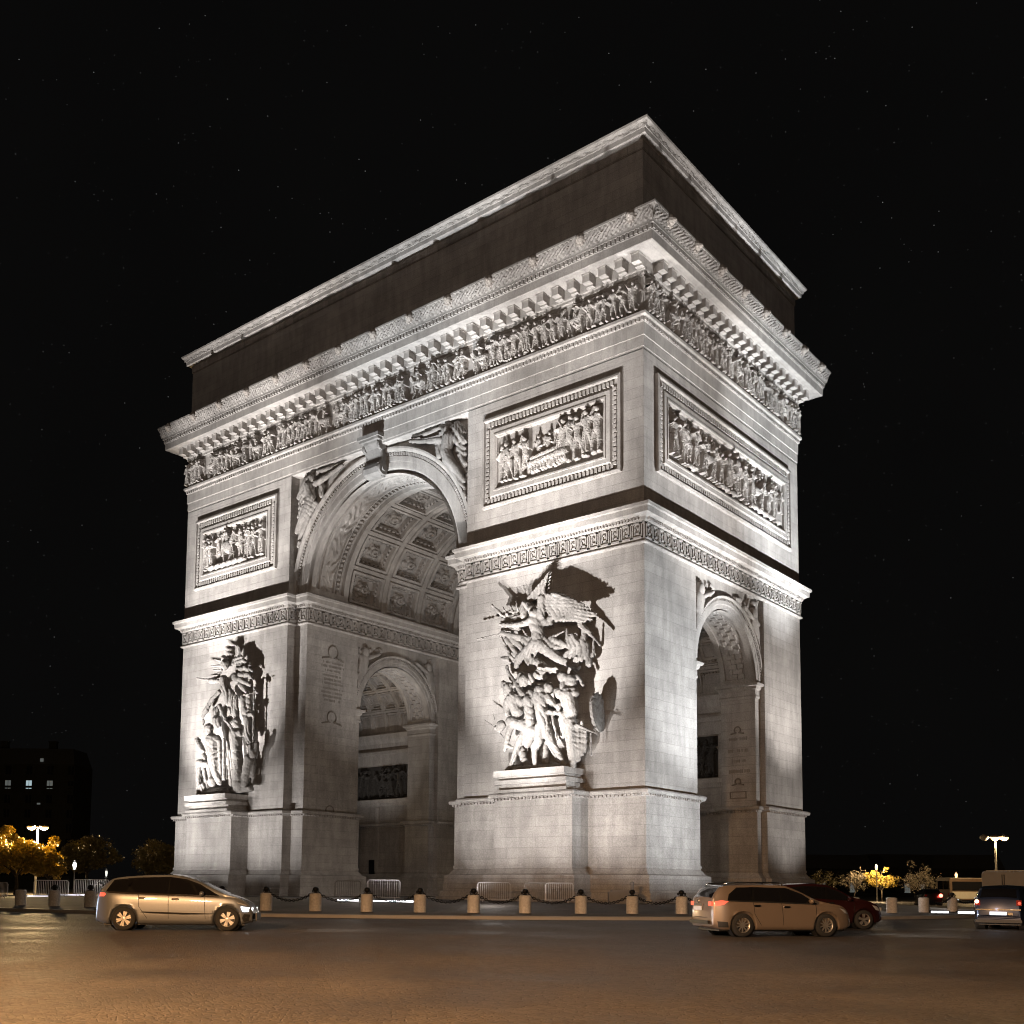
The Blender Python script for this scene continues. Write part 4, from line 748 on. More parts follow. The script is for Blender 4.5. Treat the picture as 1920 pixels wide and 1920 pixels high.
def sculpt(name, caps, parent, extra=None, voxel=.07, folds=.06, mat=None):
    b = MB()
    for x0, y0, z0, ra, x1, y1, z1, rb in caps:
        p, q_ = Vector((x0, y0, z0)), Vector((x1, y1, z1)); L = (q_ - p).length
        b.ball(p, ra, 14); b.ball(q_, rb, 14)
        if L > .05:
            n = 5; b.tube([p.lerp(q_, k / n) for k in range(n + 1)], [ra + (rb - ra) * k / n for k in range(n + 1)], 12)
    if extra: extra(b)
    me = b.mesh(name + '_raw', None); b.fix(me)
    o = bpy.data.objects.new(name, me); col.objects.link(o)
    md = o.modifiers.new('r', 'REMESH'); md.mode = 'VOXEL'; md.voxel_size = voxel; md.adaptivity = 0
    dg = bpy.context.evaluated_depsgraph_get(); me2 = bpy.data.meshes.new_from_object(o.evaluated_get(dg)); o.modifiers.clear(); o.data = me2; me2.name = name
    n = len(me2.vertices); co = np.empty(n * 3); me2.vertices.foreach_get('co', co); co = co.reshape(-1, 3)
    no = np.empty(n * 3); me2.vertices.foreach_get('normal', no); no = no.reshape(-1, 3)
    X, Y, Z = co[:, 0], co[:, 1], co[:, 2]
    w = np.sin(Z * .9 + X * .7) * 1.8 + np.sin(Z * 2.1 - X * 1.3) * .9 + np.sin(Y * 2.3 + Z * .6)
    def ridge(a, p=.7): return 1 - np.abs(np.sin(a)) ** p
    f1 = ridge(X * 8.5 + w * 2.0 + Y * 3); f2 = ridge(X * 4.1 + Z * 6.2 + w * 1.4); f3 = np.sin(X * 19 + w * 3 + Z * 5) * np.sin(Z * 17 + Y * 11)
    mk = np.sin(X * 1.3 + 1.3 + .8 * np.sin(Z * .8)) * np.sin(Z * 1.1 + X * .5 + Y); m1 = np.clip(mk * 2.4 + .1, 0, 1); m2 = np.clip(-mk * 2.4 - .1, 0, 1) * .8
    d = -folds * (2.6 * f1 * m1 + 2.2 * f2 * m2 + .35 * f3) + rng.normal(0, .007, n)
    co += no * d[:, None]; me2.vertices.foreach_set('co', co.ravel()); me2.update()
    me2.polygons.foreach_set('use_smooth', [True] * len(me2.polygons))
    me2.materials.clear(); me2.materials.append(mat or MSU); attach(o, parent); return o
def plinth(x0, x1):
    b = MB(); c = (x0 + x1) / 2
    for z0, z1, g_ in ((6.8, 7.02, -.05), (7.02, 7.4, .16), (7.4, 7.62, .3), (7.62, 7.95, .1), (7.95, 8.1, .05), (8.1, 8.25, .22)):
        pass
    for z0, z1, w_, y_ in ((6.82, 7.0, 2.6, -1.55), (7.0, 7.3, 2.42, -1.3), (7.3, 7.55, 2.62, -1.62), (7.55, 7.75, 2.4, -1.4), (7.75, 8.12, 2.56, -1.7)):
        b.box(c - w_, c + w_, y_ - .45, .05, z0, z1)
    return b.build('sculpture_plinth', MSP, ARCH)
plinth(-9.25, -3.83); plinth(-40.17, -34.75)
def shield_extra(b):
    c = Vector((-2.7, -.62, 11.25)); nrm = Vector((.96, .22, .05)).normalized(); a = nrm.orthogonal().normalized(); c2 = nrm.cross(a)
    for rr, h in ((1.15, .1), (.98, .16), (.5, .2)):
        pts = [c + (a * math.cos(2 * math.pi * k / 28) + c2 * math.sin(2 * math.pi * k / 28)) * rr for k in range(28)]
        vs = [tuple(p + nrm * s * h) for s in (-1, 1) for p in pts]
        b.add(vs, [tuple(reversed(range(28))), tuple(range(28, 56))] + [(i, (i + 1) % 28, 28 + (i + 1) % 28, 28 + i) for i in range(28)])
gA = sculpt('departure_sculpture', dec(SC_A), ARCH, shield_extra, .045, .03)
gL = sculpt('triumph_sculpture', dec(SC_L), ARCH, None, .045, .03)
Vv = dec(SC_V); sculpt('spandrel_figure', Vv, ARCH, None, .045, .022)
Vm = [[2 * CXA - r[0]] + r[1:4] + [2 * CXA - r[4]] + r[5:] for r in Vv]; sculpt('spandrel_figure', Vm, ARCH, None, .045, .022)

# ---------------------------------------------------------------- bollards and chains on the island edge
MBO = stone('bollard_granite', (.68, .66, .64), (.63, .61, .59), block=(5, 9), joint=0, bump=.3)
def on_circle(px, Rr):
    """point of the island ring in the direction of a measured bearing"""
    k = (px - CX) / FPX; dirv = (FH + RH * k).normalized(); o = Vector((CAM.x + 22.0, CAM.y - 10.75, 0))
    bq = o.dot(dirv); cq = o.dot(o) - Rr * Rr; t = -bq - math.sqrt(max(0, bq * bq - cq)); return Vector((CAM.x, CAM.y, 0)) + dirv * t
bm_ = MB(); bm_.lathe([(0, 0), (.255, 0), (.265, .03), (.265, .70), (.25, .745), (.2, .77), (0, .775)], (0, 0, 0), 'z', 28)
bol_me = bm_.mesh('stone_post', MBO, False); bm_.fix(bol_me)
km = MB(); km.lathe([(0, .76), (.12, .77), (.1, .8), (.06, .83), (.1, .87), (.135, .93), (.12, 1.0), (.06, 1.04), (0, 1.05)], (0, 0, 0), 'z', 16)
for s in (-1, 1): km.lathe([(.03, -.02), (.055, 0), (.03, .02), (.015, 0), (.03, -.02)], (s * .15, 0, .87), 'y', 10)
kn_me = km.mesh('iron_knob', MIR, True)
BP = [45, 108, 175, 258, 340, 420, 503, 595, 691, 790, 890, 986, 1090, 1186, 1278, 1368, 1452, 1530, 1600, 1670, 1730, 1783, 1833]
where = {45: 'leftmost, at the far left edge', 108: 'second from the left, in front of the white barriers', 175: 'third from the left, just left of the silver minivan',
 258: 'hidden behind the rear of the silver minivan', 340: 'hidden behind the middle of the silver minivan', 420: 'hidden behind the bonnet of the silver minivan', 503: 'just right of the silver minivan nose',
 595: 'before the right side of the far left pier', 691: 'left of two before the dark central passage', 790: 'right of two before the dark central passage', 890: 'left corner of the near pier base',
 986: 'below the sculpture of the near pier', 1090: 'right end of the near pier sculpture pedestal', 1186: 'left of the near corner of the arch', 1278: 'just left of the tan estate car', 1368: 'behind the rear door of the tan estate car',
 1452: 'behind the front door of the tan estate car', 1530: 'behind the bonnet of the tan estate car', 1600: 'behind the dark red car', 1670: 'just right of the dark red car nose', 1730: 'under the red tail light', 1783: 'between the bright ground strips at right', 1833: 'beside the dark blue hatchback'}
bpos = []
for i, px in enumerate(BP):
    p = on_circle(px, 35.0); p.z = .185; bpos.append(p)
    knob = 45 < px < 1600 or px in (1783, 1833)
    t = empty('bollard', p, ('granite bollard %s, %s' % ('with iron knob' if knob else 'with plain top', where[px])), 'bollard', random.uniform(0, 3), 'granite bollards round the arch')
    o = bpy.data.objects.new('stone_post', bol_me); col.objects.link(o); local(o, t)
    if knob:
        o = bpy.data.objects.new('iron_knob', kn_me); col.objects.link(o); local(o, t)
for i in range(6, len(bpos) - 1):
    a, c = bpos[i], bpos[i + 1]
    if BP[i] in (1600, 1670): continue
    n = 22; L = (c - a).length
    b = MB(); pts = []
    for k in range(n + 1):
        t = .06 + .88 * k / n; p = a.lerp(c, t); p.z = .185 + .87 - .42 * (1 - (2 * t - 1) ** 2); pts.append(p)
    for k in range(n):
        p, q_ = pts[k], pts[k + 1]; d = (q_ - p).normalized(); m_ = p.lerp(q_, .5); l = (q_ - p).length * .62
        sd = d.cross(Vector((0, 0, 1))).normalized() if k % 2 else d.cross(d.cross(Vector((0, 0, 1)))).normalized()
        loop = [m_ + d * l * math.cos(2 * math.pi * j / 8) + sd * .05 * math.sin(2 * math.pi * j / 8) for j in range(9)]
        b.tube(loop, .022, 5, cap=False)
    L1 = ['hanging right of the silver minivan nose', 'in front of the far left pier', 'crossing the left half of the dark passage', 'crossing the right half of the passage', 'left corner of the near pier', 'below the near pier sculpture, left', 'below the near pier sculpture, right', 'left of the near corner of the arch', 'running up to the tan estate car', 'behind the tail of the tan estate car', 'behind the middle of the tan estate car', 'behind the bonnet of the tan estate car', 'behind the dark red car', '', '', 'right of the red tail light', 'above the rightmost ground strip']
    o = b.build('chain', MIR, recalc=False)
    k = i - 6
    tag(o, 'black iron chain slung between two bollards, %s' % L1[k], 'chain', 'chains slung between the bollards')

# ---------------------------------------------------------------- crowd barriers
MBR = simple('galvanised_steel', (.5, .5, .52), .5, .3); MBW2 = simple('strip_lit_steel', (.85, .86, .9), .5, 0)  # second steel's white tone stands in for the strip lights shining on it
MBRD = simple('grey_painted_steel', (.30, .29, .28), .5, .4)
def barrier(p, rz, w, label, mat=MBR, h=1.08, nb=20):
    t = empty('crowd_barrier', p, label, 'barrier', rz, 'steel crowd barriers on the island')
    b = MB(); fr = [(-w / 2, 0, .15), (-w / 2, 0, h - .12), (-w / 2 + .12, 0, h), (w / 2 - .12, 0, h), (w / 2, 0, h - .12), (w / 2, 0, .15), (-w / 2, 0, .15)]
    b.tube(fr, .03, 6, cap=False); o = b.build('frame', mat, recalc=False); local(o, t)
    b = MB()
    for k in range(nb): x = -w / 2 + w * (k + .5) / nb; b.tube([(x, 0, .15), (x, 0, h)], .016, 5, cap=False)
    o = b.build('bars', mat, recalc=False); local(o, t)
    for s in (-1, 1):
        b = MB(); b.tube([(s * (w / 2 - .3), -.3, 0), (s * (w / 2 - .3), -.28, .08), (s * (w / 2 - .3), 0, .16), (s * (w / 2 - .3), .28, .08), (s * (w / 2 - .3), .3, 0)], .022, 5)
        o = b.build('foot', mat, recalc=False); local(o, t)
    return t
ang = YAW
def gz(p):
    r = math.hypot(p.x + 22, p.y - 10.75)
    return float(np.interp(r, [20, 27.5, 34, 37.75, 37.9], [.5, .48, .19, .13, 0.0]))
def atg(px, d):
    p = at(px, d); p.z = gz(p); return p
barrier(atg(101, 72), ang, 2.35, 'white steel crowd barrier, left of the pair behind the left bollards', MBW2)
barrier(atg(176, 72), ang, 2.35, 'white steel crowd barrier, right of the pair, beside the silver minivan tail', MBW2)
barrier(atg(-2, 72), ang, 1.6, 'white steel crowd barrier cut off by the left edge of the photo')
barrier(atg(928, 57), ang, 1.8, 'grey crowd barrier leaning at the base of the near pier, leftmost of three', MBR, 1.05, 16)
barrier(atg(1008, 57), ang, 1.3, 'narrow grey crowd barrier in the middle at the base of the near pier', MBRD, 1.05, 12)
barrier(atg(1050, 56.5), ang, 1.5, 'grey crowd barrier at the right end of the near pier pedestal', MBR, 1.05, 14)
barrier(atg(722, 62), ang, 1.9, 'grey crowd barrier closing the dark central passage, right', MBR, 1.15, 14)
barrier(atg(655, 66), ang, 1.6, 'dim grey crowd barrier beside the far left pier in the passage', MBRD, 1.1, 14)
# stack of paving slabs or cover by the near corner
b = MB(); p = atg(1168, 56); 
t = empty('equipment_box', p, 'low grey covered box standing before the near pier corner', 'box', ang)
b.box(-.75, .75, -.35, .35, .0, .62); b.box(-.62, .62, -.3, .3, .62, .72); b.box(-.7, .7, -.38, -.35, .08, .55); o = b.build('box_body', simple('grey_tarpaulin', (.2, .19, .185), .8)); local(o, t)
b = MB(); b.tube([(.5, 0, .7), (.5, 0, 1.0)], .08, 8); b.ball((.5, 0, 1.05), .12, 10); o = b.build('top_handle', simple('grey_cap', (.2, .19, .18), .8), recalc=False); local(o, t)
# bright ground strip lights
MST = emit('strip_light_lens', (.95, .95, 1.0), 7.0)
def strip(px0, px1, d0, d1, label, z=.0, h=.09, mat=MST):
    a, c = at(px0, d0), at(px1, d1); m_ = (a + c) / 2; m_.z = gz(m_) + z; L = (c - a).length; rz = math.atan2(c.y - a.y, c.x - a.x)
    t = empty('ground_light', m_, label, 'ground light', rz, 'low light strips on the island')
    b = MB(); b.box(-L / 2, L / 2, -.05, .1, 0, h); b.box(-L / 2 - .04, -L / 2, -.08, .12, 0, h + .02); b.box(L / 2, L / 2 + .04, -.08, .12, 0, h + .02); b.box(-L / 2 - .04, L / 2 + .04, -.08, .12, h, h + .02); o = b.build('housing', MIR); local(o, t)
    b = MB(); b.box(-L / 2 + .01, L / 2 - .01, -.062, -.052, .012, h - .01); o = b.build('lens', mat); local(o, t)
MST2 = emit('strip_light_lens_dim', (.9, .9, 1.0), 1.6)
strip(636, 676, 56, 56, 'bright white light strip on the ground at the left of the passage'); strip(700, 779, 55, 54, 'long bright light strip on the ground at the right of the passage')
strip(57, 97, 74, 74, 'light strip under the left white barrier', mat=MST2); strip(120, 166, 74, 73, 'dim light strip under the right white barrier', mat=MST2)
strip(1742, 1775, 55, 55, 'bright bluish light strip left of the right bollard gap', h=.11); strip(1792, 1838, 55, 55, 'bright bluish light strip beside the dark blue hatchback', h=.11)

# ---------------------------------------------------------------- cars
MGL = simple('tinted_glass', (.006, .006, .007), .05, 0, .0, spec=.25); MTY = simple('tyre_rubber', (.015, .015, .015), .85); MRM = simple('alloy_rim', (.62, .6, .57), .28, .85)
MBK = simple('black_plastic', (.012, .012, .012), .5); MBG = simple('gloss_black', (.008, .008, .008), .15, 0, .1); MCH = simple('chrome', (.7, .7, .7), .12, 1.0); MDKR = simple('seam_shadow', (.006, .006, .006), .9)
MTL = simple('tail_lamp_glass', (.25, .02, .015), .1, 0, 1.0); MHLd = simple('headlamp_glass', (.55, .56, .58), .06, .4)
def paint(name, c, metal=.55, rough=.32): return simple(name, c, rough, metal, .9, noise=.04, nscale=1.5)
def interp(pts, x): return float(np.interp(x, [p[0] for p in pts], [p[1] for p in pts]))
def smooth_interp(pts, x):
    xs = [p[0] for p in pts]; ys = [p[1] for p in pts]; i = int(np.clip(np.searchsorted(xs, x) - 1, 0, len(xs) - 2))
    h = xs[i + 1] - xs[i]; t = min(1, max(0, (x - xs[i]) / h))
    def slope(k):
        if k <= 0 or k >= len(xs) - 1: return (ys[min(k + 1, len(xs) - 1)] - ys[max(k - 1, 0)]) / (xs[min(k + 1, len(xs) - 1)] - xs[max(k - 1, 0)])
        return (ys[k + 1] - ys[k - 1]) / (xs[k + 1] - xs[k - 1])
    m0, m1 = slope(i) * h, slope(i + 1) * h
    return (2 * t ** 3 - 3 * t * t + 1) * ys[i] + (t ** 3 - 2 * t * t + t) * m0 + (-2 * t ** 3 + 3 * t * t) * ys[i + 1] + (t ** 3 - t * t) * m1
def build_car(S):
    """S: spec. x forward, y left, z up; origin on the ground under the middle"""
    t = empty(S['name'], S['loc'], S['label'], S['cat'], S['rz'], S.get('group')); t.scale = (S.get('sc', 1),) * 3
    Lh = S['L'] / 2; W = S['W'] / 2; rw = S['rw']; xf, xr = S['xf'], S['xr']; mat = S['paint']; ra = rw + .055
    def wid(x):
        u = abs(x) / Lh; e = S.get('endw', .80); return W * (1 - (1 - e) * max(0, (u - .62) / .38) ** 2.2) 
    def zb(x):
        u = abs(x) / Lh; return .19 + .10 * max(0, (u - .82) / .18) ** 1.5
    belt = lambda x: interp(S['belt'], x); top = lambda x: smooth_interp(S['top'], x) if S.get('smooth', True) else interp(S['top'], x)
    hoodedge = S.get('shoulder', .05)
    def section(x):
        w = wid(x); b0 = zb(x); zt = top(x); be = min(belt(x), zt - hoodedge)
        za = 0
        for xc in (xf, xr):
            if abs(x - xc) < ra: za = max(za, rw + math.sqrt(max(0, ra * ra - (x - xc) ** 2)))
        pts = [(0, b0), (w * .82, b0)]
        for tt, k in ((0, .965), (.12, .99), (.3, 1.0), (.5, .998), (.66, .992), (.8, .985), (.92, .968), (1.0, .945)):
            z = b0 + .03 + (be - b0 - .03) * tt
            if za: z = max(z, za - .0 + (.0 if tt < 1 else 0)) if z < za else z
            pts.append((w * k, min(z, be)))
        gh = zt - be
        wt = w * .945 - min(gh * S.get('tumble', .42), .24) if gh > .12 else w * .93
        for tt in (.15, .5, .85): pts.append((w * .93 + (wt - w * .93) * tt, be + gh * tt * .93 + .004))
        pts += [(wt - .02, be + gh * .955), (wt - .1, zt - gh * .012 - .008 if gh > .12 else zt - .022), (wt * .55, zt - .004), (0, zt + .012)]
        return pts
    N = 110; xs = [-Lh + 2 * Lh * i / (N - 1) for i in range(N)]
    secs = [section(x) for x in xs]; m = len(secs[0])
    def bow(x, y):      # plan curvature of both ends
        u = (abs(x) / Lh); k = S.get('bow', .16) * max(0, (u - .75) / .25) ** 1.5 * (y / W) ** 2
        return x - math.copysign(k, x)
    cats = {'body': MB(), 'windscreen': MB(), 'rear_window': MB(), 'roof': MB()}
    grids = {}
    verts = []; 
    for i, x in enumerate(xs):
        row = [(bow(x, y), y, z) for y, z in secs[i]]; verts.append(row + [(a, -y, z) for a, y, z in reversed(row[:-1])])
    mm = len(verts[0])
    V = [v for row in verts for v in row]
    faces = {k: [] for k in cats}
    ws, rwn = S['windscreen'], S['rearglass']
    for i in range(N - 1):
        xm = (xs[i] + xs[i + 1]) / 2
        for j in range(mm - 1):
            jj = j if j < m - 1 else mm - 2 - j
            f = (i * mm + j, i * mm + j + 1, (i + 1) * mm + j + 1, (i + 1) * mm + j)
            cat = 'body'
            if jj >= m - 3 and ws[0] < xm < ws[1]: cat = 'windscreen'
            elif jj >= m - 3 and rwn[0] < xm < rwn[1]: cat = 'rear_window'
            elif jj >= m - 4 and rwn[1] <= xm <= ws[0]: cat = 'roof'
            faces[cat].append(f)
    for e_ in (0, N - 1): faces['body'].append(tuple(e_ * mm + j for j in (range(mm) if e_ else reversed(range(mm)))))
    for k, fl in faces.items():
        if not fl: continue
        used = sorted({i for f in fl for i in f}); mp_ = {u: i for i, u in enumerate(used)}
        b = MB(); b.add([V[u] for u in used], [tuple(mp_[i] for i in f) for f in fl])
        o = b.build(k, {'body': mat, 'windscreen': MGL, 'rear_window': MGL, 'roof': S.get('roofmat', mat)}[k], None, smooth=True, merge=.0005)
        for p_ in o.data.polygons: 
            if len(p_.vertices) > 6: p_.use_smooth = False
        local(o, t)
        if k == 'body': bodyo = o
    def sy(x, z):
        s = section(x); zz = [p[1] for p in s[2:]]; yy = [p[0] for p in s[2:]]
        return float(np.interp(z, zz, yy))
    def panel(name, poly, mt, off=.012, par=None, both=True, sub=.06):
        res = []
        for sg in ((1, -1) if both else (-1,)):
            P = []
            for (a, c) in zip(poly, poly[1:] + poly[:1]):
                L = math.hypot(c[0] - a[0], c[1] - a[1]); n = max(1, int(L / sub))
                P += [(a[0] + (c[0] - a[0]) * k / n, a[1] + (c[1] - a[1]) * k / n) for k in range(n)]
            me = bpy.data.meshes.new(name); bm = bmesh.new()
            vs = [bm.verts.new((x, 0, z)) for x, z in P]; fc = bm.faces.new(vs)
            bmesh.ops.triangulate(bm, faces=[fc])
            for _ in range(1): bmesh.ops.subdivide_edges(bm, edges=bm.edges[:], cuts=2, use_grid_fill=True)
            for v in bm.verts:
                x, z = v.co.x, v.co.z; y = (sy(x, z) + off) * sg; v.co = (bow(x, y), y, z)
            bm.to_mesh(me); bm.free(); me.materials.append(mt)
            for p_ in me.polygons: p_.use_smooth = True
            o = bpy.data.objects.new(name, me); col.objects.link(o); local(o, par or t); res.append(o)
        return res
    if 'dlo' in S: panel('window_surround', S['dlo'], MBG, .008)
    for nm, poly in S['glass']: panel(nm, poly, MGL, .016)
    for nm, poly, mt in S.get('patches', []): panel(nm, poly, mt, .016)
    for poly in S.get('seams', []):        # door gaps as thin dark strips
        for a, c in zip(poly, poly[1:]):
            dx, dz = c[0] - a[0], c[1] - a[1]; L = math.hypot(dx, dz); n_ = (-dz / L * .006, dx / L * .006)
            panel('door_gap', [(a[0] + n_[0], a[1] + n_[1]), (c[0] + n_[0], c[1] + n_[1]), (c[0] - n_[0], c[1] - n_[1]), (a[0] - n_[0], a[1] - n_[1])], MDKR, .006, None, True, .15)
    # wheels
    for xw in (xf, xr):
        for sg in (-1, 1):
            w = MB(); yo = sg * (W * .985 - .11); c = (xw, yo, rw)
            tw = .105
            w.lathe([(rw * .64, -tw), (rw * .9, -tw), (rw * .985, -tw * .75), (rw, -tw * .4), (rw, tw * .4), (rw * .985, tw * .75), (rw * .9, tw), (rw * .64, tw)], c, 'y', 40)
            tyre = w.build('wheel', MTY, None, smooth=True); local(tyre, t)
            rm = MB(); face = sg * tw * .8
            rm.lathe([(rw * .66, face), (rw * .64, face - sg * .02), (rw * .6, face - sg * .03), (rw * .6, face - sg * .12)], c, 'y', 40)
            rm.lathe([(0, face - sg * .015), (rw * .12, face - sg * .02), (rw * .17, face - sg * .05)], c, 'y', 16)
            ns = S.get('spokes', 5)
            for k in range(ns):
                for dd in ((-.16, .16) if S.get('split', True) else (0,)):
                    th = 2 * math.pi * k / ns + .3; th2 = th + dd * (1.0 if ns < 8 else .7)
                    p0 = (xw + rw * .1 * math.cos(th), 0, rw + rw * .1 * math.sin(th)); p1 = (xw + rw * .62 * math.cos(th2), 0, rw + rw * .62 * math.sin(th2))
                    dx, dz = p1[0] - p0[0], p1[2] - p0[2]; L = math.hypot(dx, dz)
                    rm.obox(((p0[0] + p1[0]) / 2, yo + face - sg * .035, (p0[2] + p1[2]) / 2), (dx / L, 0, dz / L), (0, 1, 0), (-dz / L, 0, dx / L), L / 2, .018, .024 if ns < 8 else .017)
            o = rm.build('rim', MRM, None, smooth=False); local(o, tyre)
            bk = MB(); bk.lathe([(0, face - sg * .09), (rw * .62, face - sg * .09)], c, 'y', 24); o = bk.build('brake_shadow', MBK, None); local(o, tyre)
            wl = MB(); wl.lathe([(ra - .004, -.14), (ra - .004, .10)], (xw, sg * (W * .96 - .17), rw), 'y', 28); wl.lathe([(0, 0), (ra, 0)], (xw, sg * (W * .96 - .32), rw), 'y', 24)
            o = wl.build('wheel_arch_liner', MBK, None); local(o, t)
    b = MB(); b.box(-Lh * .86, Lh * .86, -W * .78, W * .78, .16, .3); o = b.build('underbody', MBK, None); local(o, t)
    for sg in (-1, 1):   # mirrors, door handles
        x, z = S['mirror']; y = sg * (sy(x, z) + .1)
        b = MB(); b.ball((x, y, z), .1, 12, (.75, 1.1, .75)); b.obox((x, y - sg * .1, z - .04), (1, 0, 0), (0, 1, 0), (0, 0, 1), .03, .06, .02); o = b.build('mirror', S.get('mirmat', mat), None, smooth=True); local(o, t)
        for x, z in S['handles']:
            y = sg * (sy(x, z) + .018); b = MB(); b.obox((x, y, z), (1, 0, 0), (0, 1, 0), (0, 0, 1), .1, .014, .017); b.obox((x, y - sg * .012, z - .004), (1, 0, 0), (0, 1, 0), (0, 0, 1), .075, .01, .03); o = b.build('door_handle', MCH if S.get('chrome', True) else mat, None); local(o, t)
        if S.get('rails'):
            x0, x1 = S['rails']; P = [(x0, top(x0) - .02)] + [(x0 + (x1 - x0) * k / 8, top(x0 + (x1 - x0) * k / 8) + .045) for k in range(9)] + [(x1, top(x1) - .02)]
            yy = [sg * (section(x)[-4][0] - .05) for x, z in P]
            b = MB(); b.tube([(x, y, z) for (x, z), y in zip(P, yy)], .018, 6); o = b.build('roof_rail', MCH, None, smooth=True, recalc=False); local(o, t)
    def plate(x, y0, y1, z0, z1, nm, mt, th=.012, off=0.0):
        b = MB(); b.box(x - th, x + th, y0, y1, z0, z1); o = b.build(nm, mt, None); local(o, t); return o
    if 'extra' in S: S['extra'](t, plate, sy, top, Lh, W, panel)
    return t
def lamp_faces(t, x, sg_list, z0, z1, y0, y1, nm, mt):
    for sg in sg_list:
        b = MB(); b.box(x - .03, x + .03, min(sg * y0, sg * y1), max(sg * y0, sg * y1), z0, z1); o = b.build(nm, mt, None); local(o, t)
def headbeam(t, x, y, z, power, colr=(1, .97, .9), ang=50):
    d = bpy.data.lights.new('headlamp_beam', 'SPOT'); d.energy = power; d.spot_size = R(ang); d.spot_blend = .8; d.color = colr; d.shadow_soft_size = .06
    o = bpy.data.objects.new('headlamp_beam', d); col.objects.link(o); local(o, t); o.location = (x, y, z)
    o.rotation_euler = Vector((1, 0, -.055)).to_track_quat('-Z', 'Y').to_euler()

heading = lambda deg: YAW + R(deg)        # 0 = parallel to the picture, pointing right
MHL = emit('headlamp_lit', (.95, .97, 1.0), 9.0); MTLL = emit('tail_lamp_lit', (1.0, .16, .09), .75); MPLT = emit('number_plate_lit', (.8, .85, 1.0), 1.6)
# 1 silver-beige minivan
P1 = paint('champagne_metallic', (.15, .165, .185), .45, .36)
loc = (at(235, 29.4) + at(428, 30.0)) / 2 + (FH * math.cos(R(6)) - RH * math.sin(R(6))) * .78
xt = 2.32
top1 = [(-2.32, .62), (-2.30, .95), (-2.2, 1.13), (-2.02, 1.36), (-1.75, 1.52), (-1.2, 1.6), (-.4, 1.645), (.1, 1.62), (.6, 1.48), (1.1, 1.24), (1.42, 1.09), (1.8, .97), (2.1, .83), (2.25, .70), (2.32, .52)]
def ex1(t, plate, sy, top, Lh, W, panel):
    panel('headlamp', [(1.93, .71), (2.22, .68), (2.2, .56), (2.0, .57)], MHL, .02); panel('running_light', [(1.78, .84), (2.12, .76), (2.13, .73), (1.82, .8)], MHLd, .02)
    panel('tail_lamp', [(-2.24, .98), (-2.05, .98), (-1.98, 1.04), (-2.02, 1.09), (-2.2, 1.1)], MTLL, .02); panel('front_bumper_grille', [(2.05, .26), (2.22, .3), (2.27, .48), (2.06, .5), (1.98, .38)], MBK, .02)
    panel('side_moulding', [(-.95, .53), (-.9, .555), (.9, .51), (1.2, .505), (1.0, .485), (.3, .47), (-.6, .5)], MDKR, .014)
    panel('fog_lamp', [(2.1, .38), (2.15, .38), (2.15, .43), (2.1, .43)], MCH, .026)
    lamp_faces(t, Lh - .14, (-1, 1), .57, .67, .46, .66, 'headlamp', MHL); lamp_faces(t, Lh - .02, (1,), .3, .52, -.5, .5, 'grille', MBK)
    headbeam(t, Lh + .05, -.6, .62, 260); headbeam(t, Lh + .05, .6, .62, 260)
build_car(dict(name='minivan', cat='car', label='champagne silver minivan with black tinted windows and lit headlamps driving right at left', loc=loc, rz=heading(6), sc=.955, L=4.66, W=1.82, rw=.345, xf=1.52, xr=-1.42, dlo=[(-2.0, 1.12), (-1.3, 1.1), (1.28, 1.02), (.7, 1.36), (.3, 1.5), (-.2, 1.565), (-1.2, 1.53), (-1.75, 1.46)],
    paint=P1, belt=[(-2.33, 1.1), (-1.6, 1.07), (0, 1.03), (1.3, .99), (2.33, .9)], top=top1, tumble=.36, windscreen=(.12, 1.4), rearglass=(-2.26, -1.85), roofmat=simple('black_roof', (.012, .012, .013), .2, 0, .8),
    glass=[('side_window', [(-1.12, 1.12), (-.2, 1.09), (-.2, 1.53), (-.75, 1.535), (-1.1, 1.5), (-1.34, 1.3)]), ('side_window', [(-.16, 1.085), (.62, 1.06), (.4, 1.4), (.05, 1.52), (-.16, 1.53)]), ('quarter_window', [(.68, 1.06), (1.2, 1.03), (.95, 1.2), (.5, 1.38)]), ('quarter_window', [(-1.95, 1.15), (-1.4, 1.13), (-1.22, 1.38), (-1.2, 1.49), (-1.7, 1.43)])],
    patches=[('black_waistline', [(-1.95, 1.09), (-1.3, 1.055), (1.25, .975), (1.3, 1.0), (-.2, 1.065), (-1.3, 1.1), (-1.9, 1.13)], simple('black_trim', (.02, .016, .014), .3, 0, .5))], seams=[[(-.18, 1.05), (-.15, .35)], [(.85, .99), (.9, .35)], [(-1.02, 1.07), (-1.0, .7), (-.75, .35)]],
    mirror=(.78, 1.08), handles=[(-.92, .95), (.02, .92)], spokes=6, extra=ex1))
